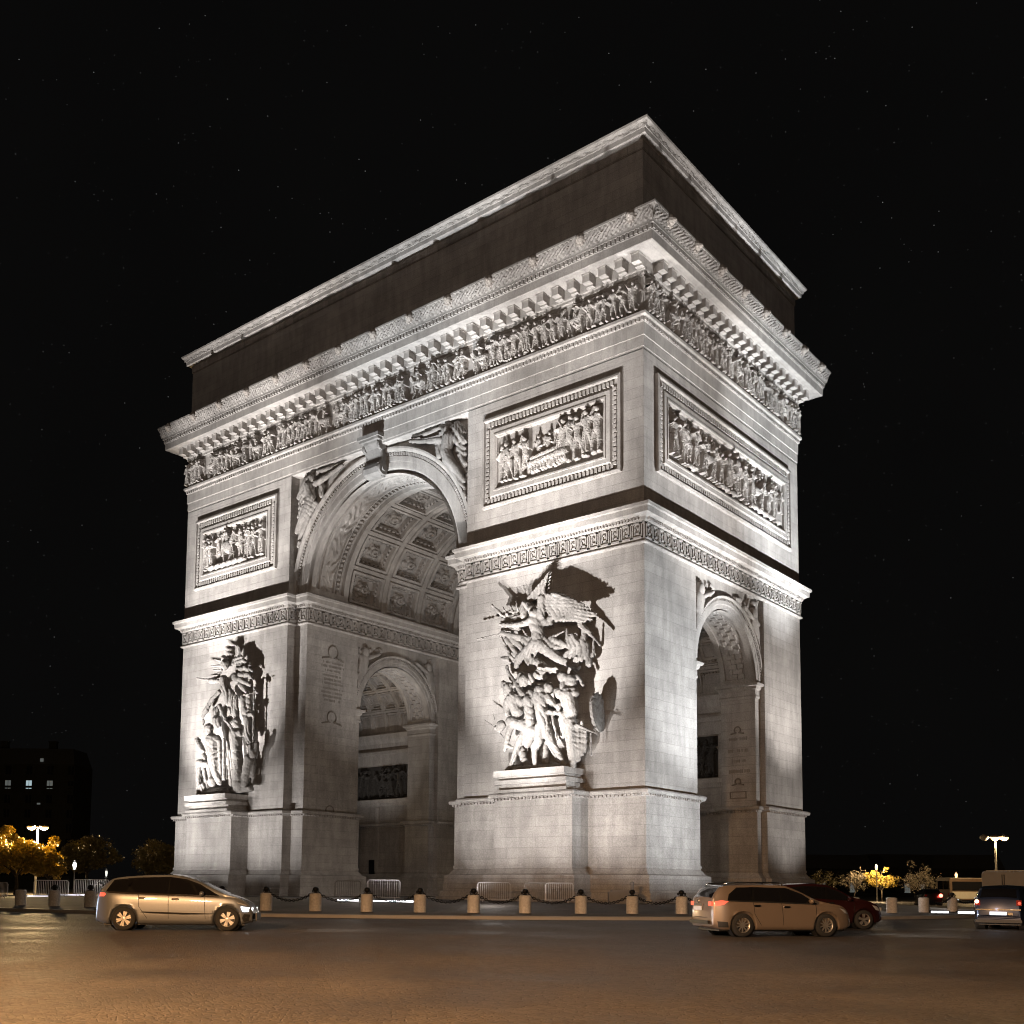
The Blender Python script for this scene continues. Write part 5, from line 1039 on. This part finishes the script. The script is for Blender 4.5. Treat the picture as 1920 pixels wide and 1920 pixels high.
# 2 tan estate
P2 = paint('tan_metallic', (.25, .195, .15), .5, .38)
d1, d2 = at(1391, 28.9), at(1545, 29.5); loc = (d1 + d2) / 2 + (FH * math.cos(R(13)) - RH * math.sin(R(13))) * .76
top2 = [(-2.28, .55), (-2.26, .98), (-2.16, 1.14), (-1.98, 1.34), (-1.82, 1.44), (-1.3, 1.475), (-.4, 1.49), (.15, 1.46), (.55, 1.31), (1.05, 1.06), (1.35, .98), (1.8, .90), (2.05, .80), (2.2, .66), (2.28, .48)]
def ex2(t, plate, sy, top, Lh, W, panel):
    panel('tail_lamp', [(-2.2, .86), (-1.9, .9), (-1.72, 1.0), (-1.95, 1.03), (-2.2, 1.0)], MTLL, .02); panel('headlamp', [(1.72, .82), (2.0, .77), (2.14, .66), (1.95, .68)], MHLd, .02)
    lamp_faces(t, -Lh + .115, (-1, 1), .87, .99, .5, .7, 'tail_lamp', MTLL)
    plate(-Lh - .004, -.26, .26, .74, .85, 'number_plate', simple('plate_white', (.55, .55, .55), .5)); plate(-Lh + .02, -.62, .62, .36, .46, 'bumper_insert', MBK); plate(-Lh + .01, -.3, .3, .88, .92, 'chrome_strip', MCH)
    b = MB(); b.lathe([(.05, 0), (.06, .012), (.05, .02)], (-Lh + .0, 0, 1.0), 'x', 16); o = b.build('round_badge', MCH, None); local(o, t)
    panel('chrome_fog_surround', [(2.12, .3), (2.16, .3), (2.17, .5), (2.12, .5)], MCH, .02); panel('lower_skirt', [(-2.1, .27), (-1.75, .27), (-1.78, .42), (-2.15, .44)], MBK, .014)
    headbeam(t, Lh + .05, -.6, .62, 320); headbeam(t, Lh + .05, .6, .62, 320)
build_car(dict(name='estate_car', cat='car', label='tan estate car with roof rails and black windows driving right in front of the arch', loc=loc, rz=heading(13), sc=.96, L=4.56, W=1.76, rw=.335, xf=1.3, xr=-1.3, roofmat=simple('dark_roof', (.02, .016, .014), .25, 0, .6), dlo=[(-1.75, 1.02), (-.1, .975), (1.05, .935), (.6, 1.22), (.15, 1.385), (-.9, 1.41), (-1.42, 1.39), (-1.68, 1.2)],
    paint=P2, belt=[(-2.3, 1.02), (-1.6, 1.0), (0, .95), (1.2, .9), (2.28, .82)], top=top2, tumble=.36, windscreen=(.2, 1.1), rearglass=(-2.2, -1.86), rails=(-1.75, .05), bow=.2,
    glass=[('side_window', [(-.95, 1.03), (-.12, 1.0), (-.12, 1.37), (-.9, 1.385)]), ('side_window', [(-.08, 1.0), (.98, .95), (.55, 1.2), (.1, 1.355), (-.08, 1.37)]), ('quarter_window', [(-1.72, 1.04), (-1.0, 1.03), (-.95, 1.385), (-1.4, 1.37), (-1.62, 1.2)])],
    patches=[('black_waistline', [(-1.75, 1.0), (-.1, .955), (1.0, .915), (1.02, .945), (-.1, .99), (-1.7, 1.03)], MBK)], seams=[[(-.1, .98), (-.06, .33)], [(.98, .93), (.98, .33)], [(-.98, 1.0), (-.95, .65), (-.75, .33)]],
    mirror=(.82, 1.02), handles=[(-.86, .88), (.05, .85)], spokes=10, split=False, extra=ex2))
# 3 dark red hatchback behind it
P3 = paint('dark_red_metallic', (.035, .007, .007), .5, .34)
top3 = [(-1.98, .5), (-1.96, .95), (-1.85, 1.15), (-1.6, 1.4), (-1.2, 1.48), (-.4, 1.51), (.05, 1.47), (.5, 1.28), (.9, 1.06), (1.25, .97), (1.6, .87), (1.85, .74), (1.98, .5)]
def ex3(t, plate, sy, top, Lh, W, panel):
    panel('headlamp', [(1.5, .8), (1.75, .76), (1.86, .62), (1.66, .64)], MHLd, .02); panel('tail_lamp', [(-1.92, .85), (-1.72, .87), (-1.68, 1.02), (-1.86, 1.04)], MTL, .02); lamp_faces(t, Lh - .12, (-1, 1), .6, .72, .45, .66, 'headlamp', MHLd)
    panel('fog_lamp', [(1.84, .36), (1.9, .36), (1.9, .44), (1.84, .44)], MCH, .02); headbeam(t, Lh + .05, -.55, .62, 260)
hatch = dict(name='hatchback', cat='car', L=3.96, W=1.7, rw=.32, xf=1.22, xr=-1.22, dlo=[(-1.4, 1.06), (0, .98), (.9, .935), (.5, 1.22), (.05, 1.4), (-.8, 1.42), (-1.25, 1.36)], belt=[(-2, 1.05), (-1.2, 1.0), (0, .95), (1.2, .9), (2, .8)], top=top3, tumble=.36, windscreen=(.1, .95), rearglass=(-1.92, -1.6),
    glass=[('side_window', [(-.75, 1.04), (-.05, 1.0), (-.05, 1.38), (-.75, 1.39)]), ('side_window', [(0, 1.0), (.85, .95), (.5, 1.18), (.05, 1.36), (0, 1.38)]), ('quarter_window', [(-1.35, 1.08), (-.82, 1.05), (-.82, 1.38), (-1.2, 1.33)])],
    seams=[[(-.02, .98), (0, .33)], [(.88, .93), (.9, .33)]], mirror=(.72, 1.0), handles=[(-.7, .88), (.1, .86)], spokes=5)
l3 = at(1612, 35.5) - RH * 1.18 + FH * .7
build_car(dict(hatch, paint=P3, label='dark red hatchback half hidden behind the tan estate car', loc=l3, rz=heading(4), extra=ex3))
# 4 dark blue hatchback at the right edge, seen from behind
P4 = paint('dark_blue_metallic', (.016, .024, .05), .6, .28)
def ex4(t, plate, sy, top, Lh, W, panel):
    lamp_faces(t, -Lh + .075, (-1, 1), .82, 1.0, .56, .72, 'tail_lamp', MTL)
    b = MB(); b.ball((-Lh + .03, -.66, .9), .055, 8); o = b.build('tail_lamp_bulb', MTLL, None); local(o, t); b = MB(); b.ball((-Lh + .03, .66, .95), .07, 8); o = b.build('tail_lamp_bulb', emit('tail_lamp_orange', (1, .5, .3), 5.0), None); local(o, t)
    plate(-Lh - .008, -.26, .26, .5, .61, 'number_plate', MPLT); plate(-Lh - .002, -.7, .7, .66, .7, 'chrome_strip', MCH); plate(-Lh + .02, -.72, .72, .24, .34, 'lower_bumper', MBK); plate(-Lh + .0, -.45, -.3, .5, .58, 'reflector', MCH)
    d = bpy.data.lights.new('plate_lamp', 'POINT'); d.energy = 2.0; d.color = (.6, .75, 1); d.shadow_soft_size = .05; o = bpy.data.objects.new('plate_lamp', d); col.objects.link(o); local(o, t); o.location = (-Lh - .35, 0.1, .75)
l4 = at(1868, 36.0); hd = heading(55); l4 = l4 + Vector((math.cos(hd), math.sin(hd), 0)) * 1.98
build_car(dict(hatch, paint=P4, label='dark blue hatchback seen from behind, cut off by the right edge of the photo', loc=l4, rz=hd, extra=ex4, bow=.1))
# 5 far dark hatchback whose red tail lamp glows
P5 = paint('black_paint', (.012, .012, .013), .4, .3)
def ex5(t, plate, sy, top, Lh, W, panel):
    b = MB(); b.ball((-Lh + .0, -.6, .92), .16, 10); o = b.build('tail_lamp', emit('tail_lamp_bright', (1.0, .12, .08), 9.0), None); local(o, t); lamp_faces(t, -Lh + .03, (1,), .84, 1.0, .5, .7, 'tail_lamp', MTL)
    d = bpy.data.lights.new('tail_glow', 'POINT'); d.energy = 9; d.color = (1, .08, .05); d.shadow_soft_size = .1; o = bpy.data.objects.new('tail_glow', d); col.objects.link(o); local(o, t); o.location = (-Lh - .3, -.6, .92)
l5 = at(1738, 92); build_car(dict(hatch, paint=P5, label='small dark car far off at right with one glowing red tail lamp', loc=l5, rz=heading(80), extra=ex5))

# box van and coach at right
MVG = simple('van_grey_paint', (.17, .17, .17), .5, .1, .2, noise=.15); MVB = simple('coach_brown_paint', (.07, .045, .03), .4, .1, .4)
def van(loc, rz, label, L, W, H, mat, name, cat, low=None, cab=True):
    t = empty(name, loc, label, cat, rz)
    b = MB(); P = []
    r_ = .12
    ring = [(-W / 2, .35), (-W / 2, H - r_), (-W / 2 + r_ * .3, H - r_ * .3), (-W / 2 + r_, H), (W / 2 - r_, H), (W / 2 - r_ * .3, H - r_ * .3), (W / 2, H - r_), (W / 2, .35), (-W / 2, .35)]
    xs_ = [-L / 2, -L / 2 + .05, L / 2 - 1.5, L / 2 - .9, L / 2 - .35, L / 2] if cab else [-L / 2, -L / 2 + .05, L / 2 - .3, L / 2]
    hs = [.97, 1, 1, .93, .62, .42] if cab else [.97, 1, 1, .9]
    b.grid([[(x, y * (.97 if k in (0, len(xs_) - 1) else 1), .35 + (z - .35) * h) for y, z in ring] for k, (x, h) in enumerate(zip(xs_, hs))])
    v0 = b.v[0].reshape(len(xs_), len(ring), 3)
    b.add(v0[0][:-1], [tuple(range(len(ring) - 1))]); b.add(v0[-1][:-1], [tuple(range(len(ring) - 1))]); o = b.build('body', mat); local(o, t)
    for sg in (-1, 1):
        b = MB(); y = sg * (W / 2 + .006)
        if cab: b.box(L / 2 - 1.7, L / 2 - 1.05, y - .006, y + .006, H * .55, H * .82)
        else: b.box(-L / 2 + .3, L / 2 - .5, y - .006, y + .006, H * .5, H * .86)
        o = b.build('side_window', MGL); local(o, t)
        for xw in (-L * .3, L * .32):
            b = MB(); b.lathe([(0, -.1), (.2, -.11), (.33, -.09), (.36, -.05), (.36, .05), (.33, .09), (.2, .11), (0, .1)], (xw, sg * (W / 2 - .1), .36), 'y', 24); o = b.build('wheel', MTY); local(o, t)
        if low:
            b = MB(); b.box(-L / 2 + .2, L / 2 - .4, y - .01, y + .01, .5, H * .46); o = b.build('lower_panel', low); local(o, t)
        b = MB(); b.box(-L / 2 - .02, -L / 2 + .01, sg * W * .38 - .08, sg * W * .38 + .08, .8, 1.1); o = b.build('tail_lamp', MTL); local(o, t)
        if not cab: b = MB(); b.box(-L / 2 - .012, -L / 2 + .002, *sorted((sg * .05, sg * W * .42)), H * .55, H * .88); o = b.build('rear_window', MGL); local(o, t)
        else: b = MB(); b.box(-L / 2 - .03, -L / 2, *sorted((sg * .03, sg * .06)), .5, H * .93); o = b.build('rear_door_edge', MBK); local(o, t)
    b = MB(); b.box(-L / 2 + .1, L / 2 - .2, -W / 2 + .1, W / 2 - .1, .22, .36); o = b.build('chassis', MBK); local(o, t)
    b = MB(); b.box(-L / 2 + .2, L / 2 - (1.6 if cab else .4), -W / 2 + .12, W / 2 - .12, H + .0, H + .03); o = b.build('roof_panel', simple('roof_grey', (.4, .4, .39), .5)); local(o, t)
    return t
van(at(1955, 46.5) + FH * 1.0, heading(38), 'tall grey box van behind the dark blue hatchback at right', 5.2, 1.95, 2.18, MVG, 'delivery_van', 'van')
van(at(1806, 118), heading(12), 'brown coach with pale lower panel far behind the right bollards', 5.2, 2.3, 2.75, MVB, 'coach', 'coach', simple('pale_panel', (.26, .24, .21), .6), cab=False)

# ---------------------------------------------------------------- lamps
MHEAD = emit('sodium_lamp_lens', (1.0, .56, .22), 4.0); MPOLE = simple('lamp_post_grey', (.3, .29, .27), .5, .3); MWH = emit('white_lamp_lens', (1, 1, .95), 14.0)
def street_lamp(p, h, heads, label, power, colr=(1, .68, .32), sc=1.0, lit=None):
    t = empty('street_lamp', p, label, 'street lamp', YAW)
    b = MB(); b.tube([(0, 0, 0), (0, 0, 1.2), (0, 0, h * .6), (0, 0, h)], [.16, .12, .1, .08], 10); o = b.build('pole', MPOLE, recalc=False); local(o, t)
    b = MB(); b.tube([(min(heads) * .8, 0, h - .1), (0, 0, h + .0), (max(heads) * .8, 0, h - .1)], .05, 6); o = b.build('arm', MPOLE, recalc=False); local(o, t)
    for k, x in enumerate(heads):
        on = lit is None or lit[k]
        b = MB(); b.lathe([(0, .28), (.35 * sc, .24), (.68 * sc, .1), (.72 * sc, .0), (.7 * sc, -.03)], (x, 0, h), 'z', 20); o = b.build('lamp_head', MPOLE, smooth=True); local(o, t)
        b = MB(); b.lathe([(.7 * sc, -.02), (.62 * sc, -.2), (.35 * sc, -.34), (0, -.38)], (x, 0, h), 'z', 20); g_ = b.build('lens', MHEAD if on else MPOLE, smooth=True); local(g_, o)
        if on and power:
            d = bpy.data.lights.new('street_light', 'POINT'); d.energy = power; d.color = colr; d.shadow_soft_size = .3; l = bpy.data.objects.new('street_light', d); col.objects.link(l); local(l, t); l.location = (x, 0, h - .55)
street_lamp(at(71, 122), 7.75, (-.72, .72), 'tall street lamp with two bright orange heads above the yellow tree at left', 24000, sc=.72)
street_lamp(at(1867, 110), 6.95, (-1.1, 0, .95), 'tall street lamp with three heads, two brightly lit, above the grey box van', 3000, sc=.62, lit=(False, True, True))
def globe_lamp(p, h, label, mat, power, colr, r_=.25):
    t = empty('globe_lamp', p, label, 'lamp post', 0)
    b = MB(); b.tube([(0, 0, 0), (0, 0, .6), (0, 0, h)], [.1, .07, .045], 8); b.lathe([(.04, 0), (.16, .05), (.05, .1)], (0, 0, h - .12), 'z', 12); o = b.build('pole', MPOLE, recalc=False); local(o, t)
    b = MB(); b.lathe([(0, 0), (r_ * .6, .02), (r_, .3), (r_ * .8, .5), (0, .62)], (0, 0, h), 'z', 14); o = b.build('lantern_glass', mat, smooth=True); local(o, t)
    b = MB(); b.lathe([(r_ * .85, .48), (.05, .66), (0, .7)], (0, 0, h), 'z', 12); o = b.build('lantern_cap', MPOLE); local(o, t)
    if power:
        d = bpy.data.lights.new('lantern_light', 'POINT'); d.energy = power; d.color = colr; d.shadow_soft_size = .2; l = bpy.data.objects.new('lantern_light', d); col.objects.link(l); local(l, t); l.location = (0, 0, h + .9)
globe_lamp(at(143, 88), 2.5, 'short lamp post with a small white light behind the two white barriers', MWH, 30, (1, 1, .95), .14)
globe_lamp(at(1643, 128), 3.75, 'short lamp post with warm light beside the yellow lit tree at right', MHEAD, 2600, (1, .68, .35), .16)
globe_lamp(at(1792, 126), 2.9, 'small lamp post with warm light above the brown coach', MHEAD, 60, (1, .68, .35), .16)
globe_lamp(at(203, 90), 1.9, 'tiny dim lamp just above the silver minivan roof at left', emit('dim_lamp', (.9, .9, .8), 1.2), 0, (1, 1, 1), .1)

# ---------------------------------------------------------------- trees
def leafmat(name, c):
    m, t, b = mat_base(name); oi = t.nodes.new('ShaderNodeTexCoord'); n = t.nodes.new('ShaderNodeTexNoise'); n.inputs['Scale'].default_value = 2.2; n.inputs['Detail'].default_value = 4
    t.links.new(oi.outputs['Object'], n.inputs['Vector']); x = t.nodes.new('ShaderNodeMix'); x.data_type = 'RGBA'; x.inputs[6].default_value = (*[v * .45 for v in c], 1); x.inputs[7].default_value = (*[min(1, v * 1.5) for v in c], 1)
    t.links.new(n.outputs['Fac'], x.inputs[0]); t.links.new(x.outputs[2], b.inputs['Base Color']); b.inputs['Roughness'].default_value = .6
    tr = b.inputs.get('Transmission Weight'); return m
MLY = leafmat('leaf_autumn_yellow', (.46, .34, .06)); MLG = leafmat('leaf_olive', (.17, .14, .05)); MLP = leafmat('leaf_pale', (.22, .19, .14)); MBA = simple('bark', (.11, .09, .07), .9, noise=.3)
def tree(p, h, rad, label, mat, nleaf=5000, size=.12, trunk=.35, seed=1, bare=False, squash=.75, group=None, low=.35):
    r = np.random.default_rng(seed); t = empty('tree', p, label, 'tree', 0, group)
    b = MB(); tips = []; hb = h * low
    b.tube([(0, 0, 0), (r.normal(0, .05), r.normal(0, .05), hb * .5), (0, 0, hb)], [trunk * .5, trunk * .4, trunk * .32], 8)
    for k in range(11):
        th = r.uniform(0, 2 * math.pi); el = r.uniform(.35, 1.3); L = rad * r.uniform(.75, 1.05); p0 = Vector((0, 0, hb * r.uniform(.85, 1.1)))
        dv = Vector((math.cos(th) * math.cos(el), math.sin(th) * math.cos(el), math.sin(el))); p1 = p0 + dv * L * .5 + Vector((0, 0, .1 * L)); p2 = p0 + dv * L + Vector((0, 0, .25 * L * r.uniform(0, 1)))
        b.tube([p0, p1, p2], [trunk * .2, trunk * .12, trunk * .05], 6); tips += [p1, p2]
        for q_ in range(4):
            d2 = Vector(r.normal(0, 1, 3)); d2.z = abs(d2.z) * .6; d2.normalize(); p3 = p1.lerp(p2, r.uniform(0, 1)); p4 = p3 + d2 * L * .4; b.tube([p3, p4], [trunk * .06, trunk * .02], 4); tips.append(p4)
    o = b.build('trunk', MBA, smooth=True, recalc=False); local(o, t)
    cz = hb + (h - hb) * .5; cc = []
    for k in range(34 if not bare else 40):
        v = r.normal(0, 1, 3); v /= np.linalg.norm(v); q_ = r.uniform(.35, 1.0) ** .5
        cc.append((v[0] * rad * q_ * .85, v[1] * rad * q_ * .85, cz + v[2] * (h - hb) * .5 * q_ * .9, rad * r.uniform(.16, .34)))
    cc += [(q_[0], q_[1], q_[2], rad * .18) for q_ in tips[::2]]
    cc = np.array(cc); idx = r.integers(0, len(cc), nleaf); off = r.normal(0, 1, (nleaf, 3)); off /= np.linalg.norm(off, axis=1)[:, None]; off *= (r.random(nleaf) ** .4)[:, None]
    P = cc[idx, :3] + off * cc[idx, 3][:, None] * np.array([1, 1, .8]); a = r.normal(0, 1, (nleaf, 3)); a /= np.linalg.norm(a, axis=1)[:, None]; c2 = np.cross(a, r.normal(0, 1, (nleaf, 3))); c2 /= np.linalg.norm(c2, axis=1)[:, None]
    s = size * r.uniform(.6, 1.3, nleaf)[:, None]; V = np.stack([P - a * s, P + c2 * s * .6, P + a * s, P - c2 * s * .6], 1).reshape(-1, 3)
    b = MB(); b.v.append(V); b.f = [(4 * i, 4 * i + 1, 4 * i + 2, 4 * i + 3) for i in range(nleaf)]; b.n = len(V); o = b.build('crown', mat, recalc=False); local(o, t)
    return t
tree(at(35, 118), 6.0, 4.0, 'broad tree with bright yellow lamplit leaves at the left edge', MLY, 9000, .2, .5, 21, group='trees round the square')
tree(at(95, 119), 5.0, 2.3, 'smaller yellow lamplit tree right of the tall two-headed street lamp', MLY, 4500, .18, .3, 22, group='trees round the square')
tree(at(166, 110), 6.6, 2.9, 'olive rounded tree behind the white barriers, lit only on its left side', MLG, 7000, .15, .3, 23, group='trees round the square')
tree(at(300, 110), 5.9, 2.7, 'dim brown-green tree partly hidden behind the left pier of the arch', MLG, 7000, .14, .3, 24, group='trees round the square')
tree(at(1652, 130), 3.9, 2.1, 'small yellow lit tree directly under the warm lamp at right', MLY, 1500, .13, .25, 25, bare=True, group='trees round the square')
tree(at(1603, 132), 3.6, 2.4, 'nearly bare pale tree left of the yellow lit tree at right', MLP, 900, .12, .22, 26, bare=True, group='trees round the square')
tree(at(1725, 124), 3.4, 2.5, 'nearly bare pale tree above the red tail light', MLP, 1000, .12, .22, 27, bare=True, group='trees round the square')
tree(at(1545, 125), 3.3, 2.2, 'very dim bare tree just right of the far corner of the arch', MLG, 900, .1, .22, 28, bare=True, group='trees round the square')

# ---------------------------------------------------------------- far building with lit windows
MBW = stone('far_facade', (.025, .0245, .024), (.023, .0225, .022), block=(2, .8), joint=.03); MWL = emit('lit_window', (.62, .82, .9), .55); MWD = simple('dark_window', (.01, .01, .012), .1); MWM = emit('dim_window', (.55, .62, .62), .13); MSL = simple('slate_roof', (.03, .03, .034), .6)
bp_ = at(52, 255); t = empty('apartment_building', bp_, 'dark apartment building behind the left trees with a few lit windows high up', 'building', YAW)
b = MB(); b.box(-14, 10.5, 0, 12, 0, 30); b.box(-14.3, 10.8, -.5, 0, 24.2, 24.7); b.box(-14.2, 10.7, -.3, 0, 8.2, 8.6); wl = b.build('wall', MBW); local(wl, t)
b = MB(); b.add([(-14, 0, 30), (10.5, 0, 30), (10.5, 12, 30), (-14, 12, 30), (-13, 1.6, 34), (9.5, 1.6, 34), (9.5, 10.4, 34), (-13, 10.4, 34)], [(0, 1, 5, 4), (1, 2, 6, 5), (2, 3, 7, 6), (3, 0, 4, 7), (4, 5, 6, 7)]); rf = b.build('roof', MSL); local(rf, t)
for x in (-9, 3): b = MB(); b.box(x - .9, x + .9, 5, 6.2, 33.6, 36.2); b.box(x - 1.0, x + 1.0, 4.9, 6.3, 36.0, 36.3); o = b.build('chimney', MBW); local(o, rf)
wins = {}
for fl in range(8):
    for k in range(5):
        x = -7.8 + k * 5.05 - 2.5; z = 3.0 + fl * 3.5
        wins[(fl, k)] = (x, z)
for (fl, k), (x, z) in wins.items():
    lit = {(6, 1): MWM, (6, 2): MWL, (6, 3): MWM}.get((fl, k), MWD)
    b = MB(); b.box(x - .85, x + .85, -.16, .02, z - .15, z); b.box(x - .85, x - .7, -.1, .02, z, z + 2.1); b.box(x + .7, x + .85, -.1, .02, z, z + 2.1); b.box(x - .85, x + .85, -.1, .02, z + 2.0, z + 2.15); b.box(x - .05, x + .05, -.08, .02, z, z + 2.0); wo_ = b.build('window', MBW); local(wo_, t)
    b = MB(); b.box(x - .7, x + .7, -.05, -.01, z + .02, z + 2.0); o = b.build('pane', lit); local(o, wo_)
b = MB(); b.box(2.25, 3.05, -.06, -.01, 30.6, 31.4); b.box(1.95, 2.75, -.06, -.01, 20.2, 20.6); o = b.build('small_lit_window', MWM); local(o, t)
# dark row of houses closing the square at right and centre
def block(px, d, w, h, label, seed, lits=3):
    r = np.random.default_rng(seed); t = empty('townhouse', at(px, d), label, 'building', YAW + R(r.uniform(-8, 8)), 'dark townhouses far behind the square')
    b = MB(); b.box(-w / 2, w / 2, 0, 10, 0, h); b.box(-w / 2 - .2, w / 2 + .2, -.35, 0, h * .78, h * .8); wl = b.build('wall', MBW); local(wl, t)
    b = MB(); b.add([(-w / 2, 0, h), (w / 2, 0, h), (w / 2, 10, h), (-w / 2, 10, h), (-w / 2 + 1, 1.4, h + 3), (w / 2 - 1, 1.4, h + 3), (w / 2 - 1, 8.6, h + 3), (-w / 2 + 1, 8.6, h + 3)], [(0, 1, 5, 4), (1, 2, 6, 5), (2, 3, 7, 6), (3, 0, 4, 7), (4, 5, 6, 7)]); o = b.build('roof', MSL); local(o, t)
    cells = [(i, j) for i in range(int(w / 3.4)) for j in range(int(h / 3.4))]; pick = set(map(tuple, r.permutation(cells)[:lits]))
    for (i, j) in cells:
        x, z = -w / 2 + 1.7 + i * 3.4, 1.0 + j * 3.4; b = MB(); b.box(x - .6, x + .6, -.08, .01, z, z + 1.9); b.box(x - .7, x + .7, -.14, .01, z - .12, z); o = b.build('window', MWM if (i, j) in pick and j < 2 else MWD); local(o, t)
block(1570, 230, 17, 6.0, 'low dark townhouse far behind the bare trees, left of the yellow tree', 51, 3)
block(1700, 235, 17, 6.4, 'low dark townhouse far behind the red tail light', 52, 3)
block(1815, 228, 15, 6.2, 'low dark townhouse far behind the brown coach', 53, 3)
# group labels of the arch parts: nothing at top level remains unparented
for o in list(col.objects):
    if o.parent is None and o.type in ('MESH', 'EMPTY') and 'category' not in o and 'kind' not in o: print('UNTAGGED', o.name)
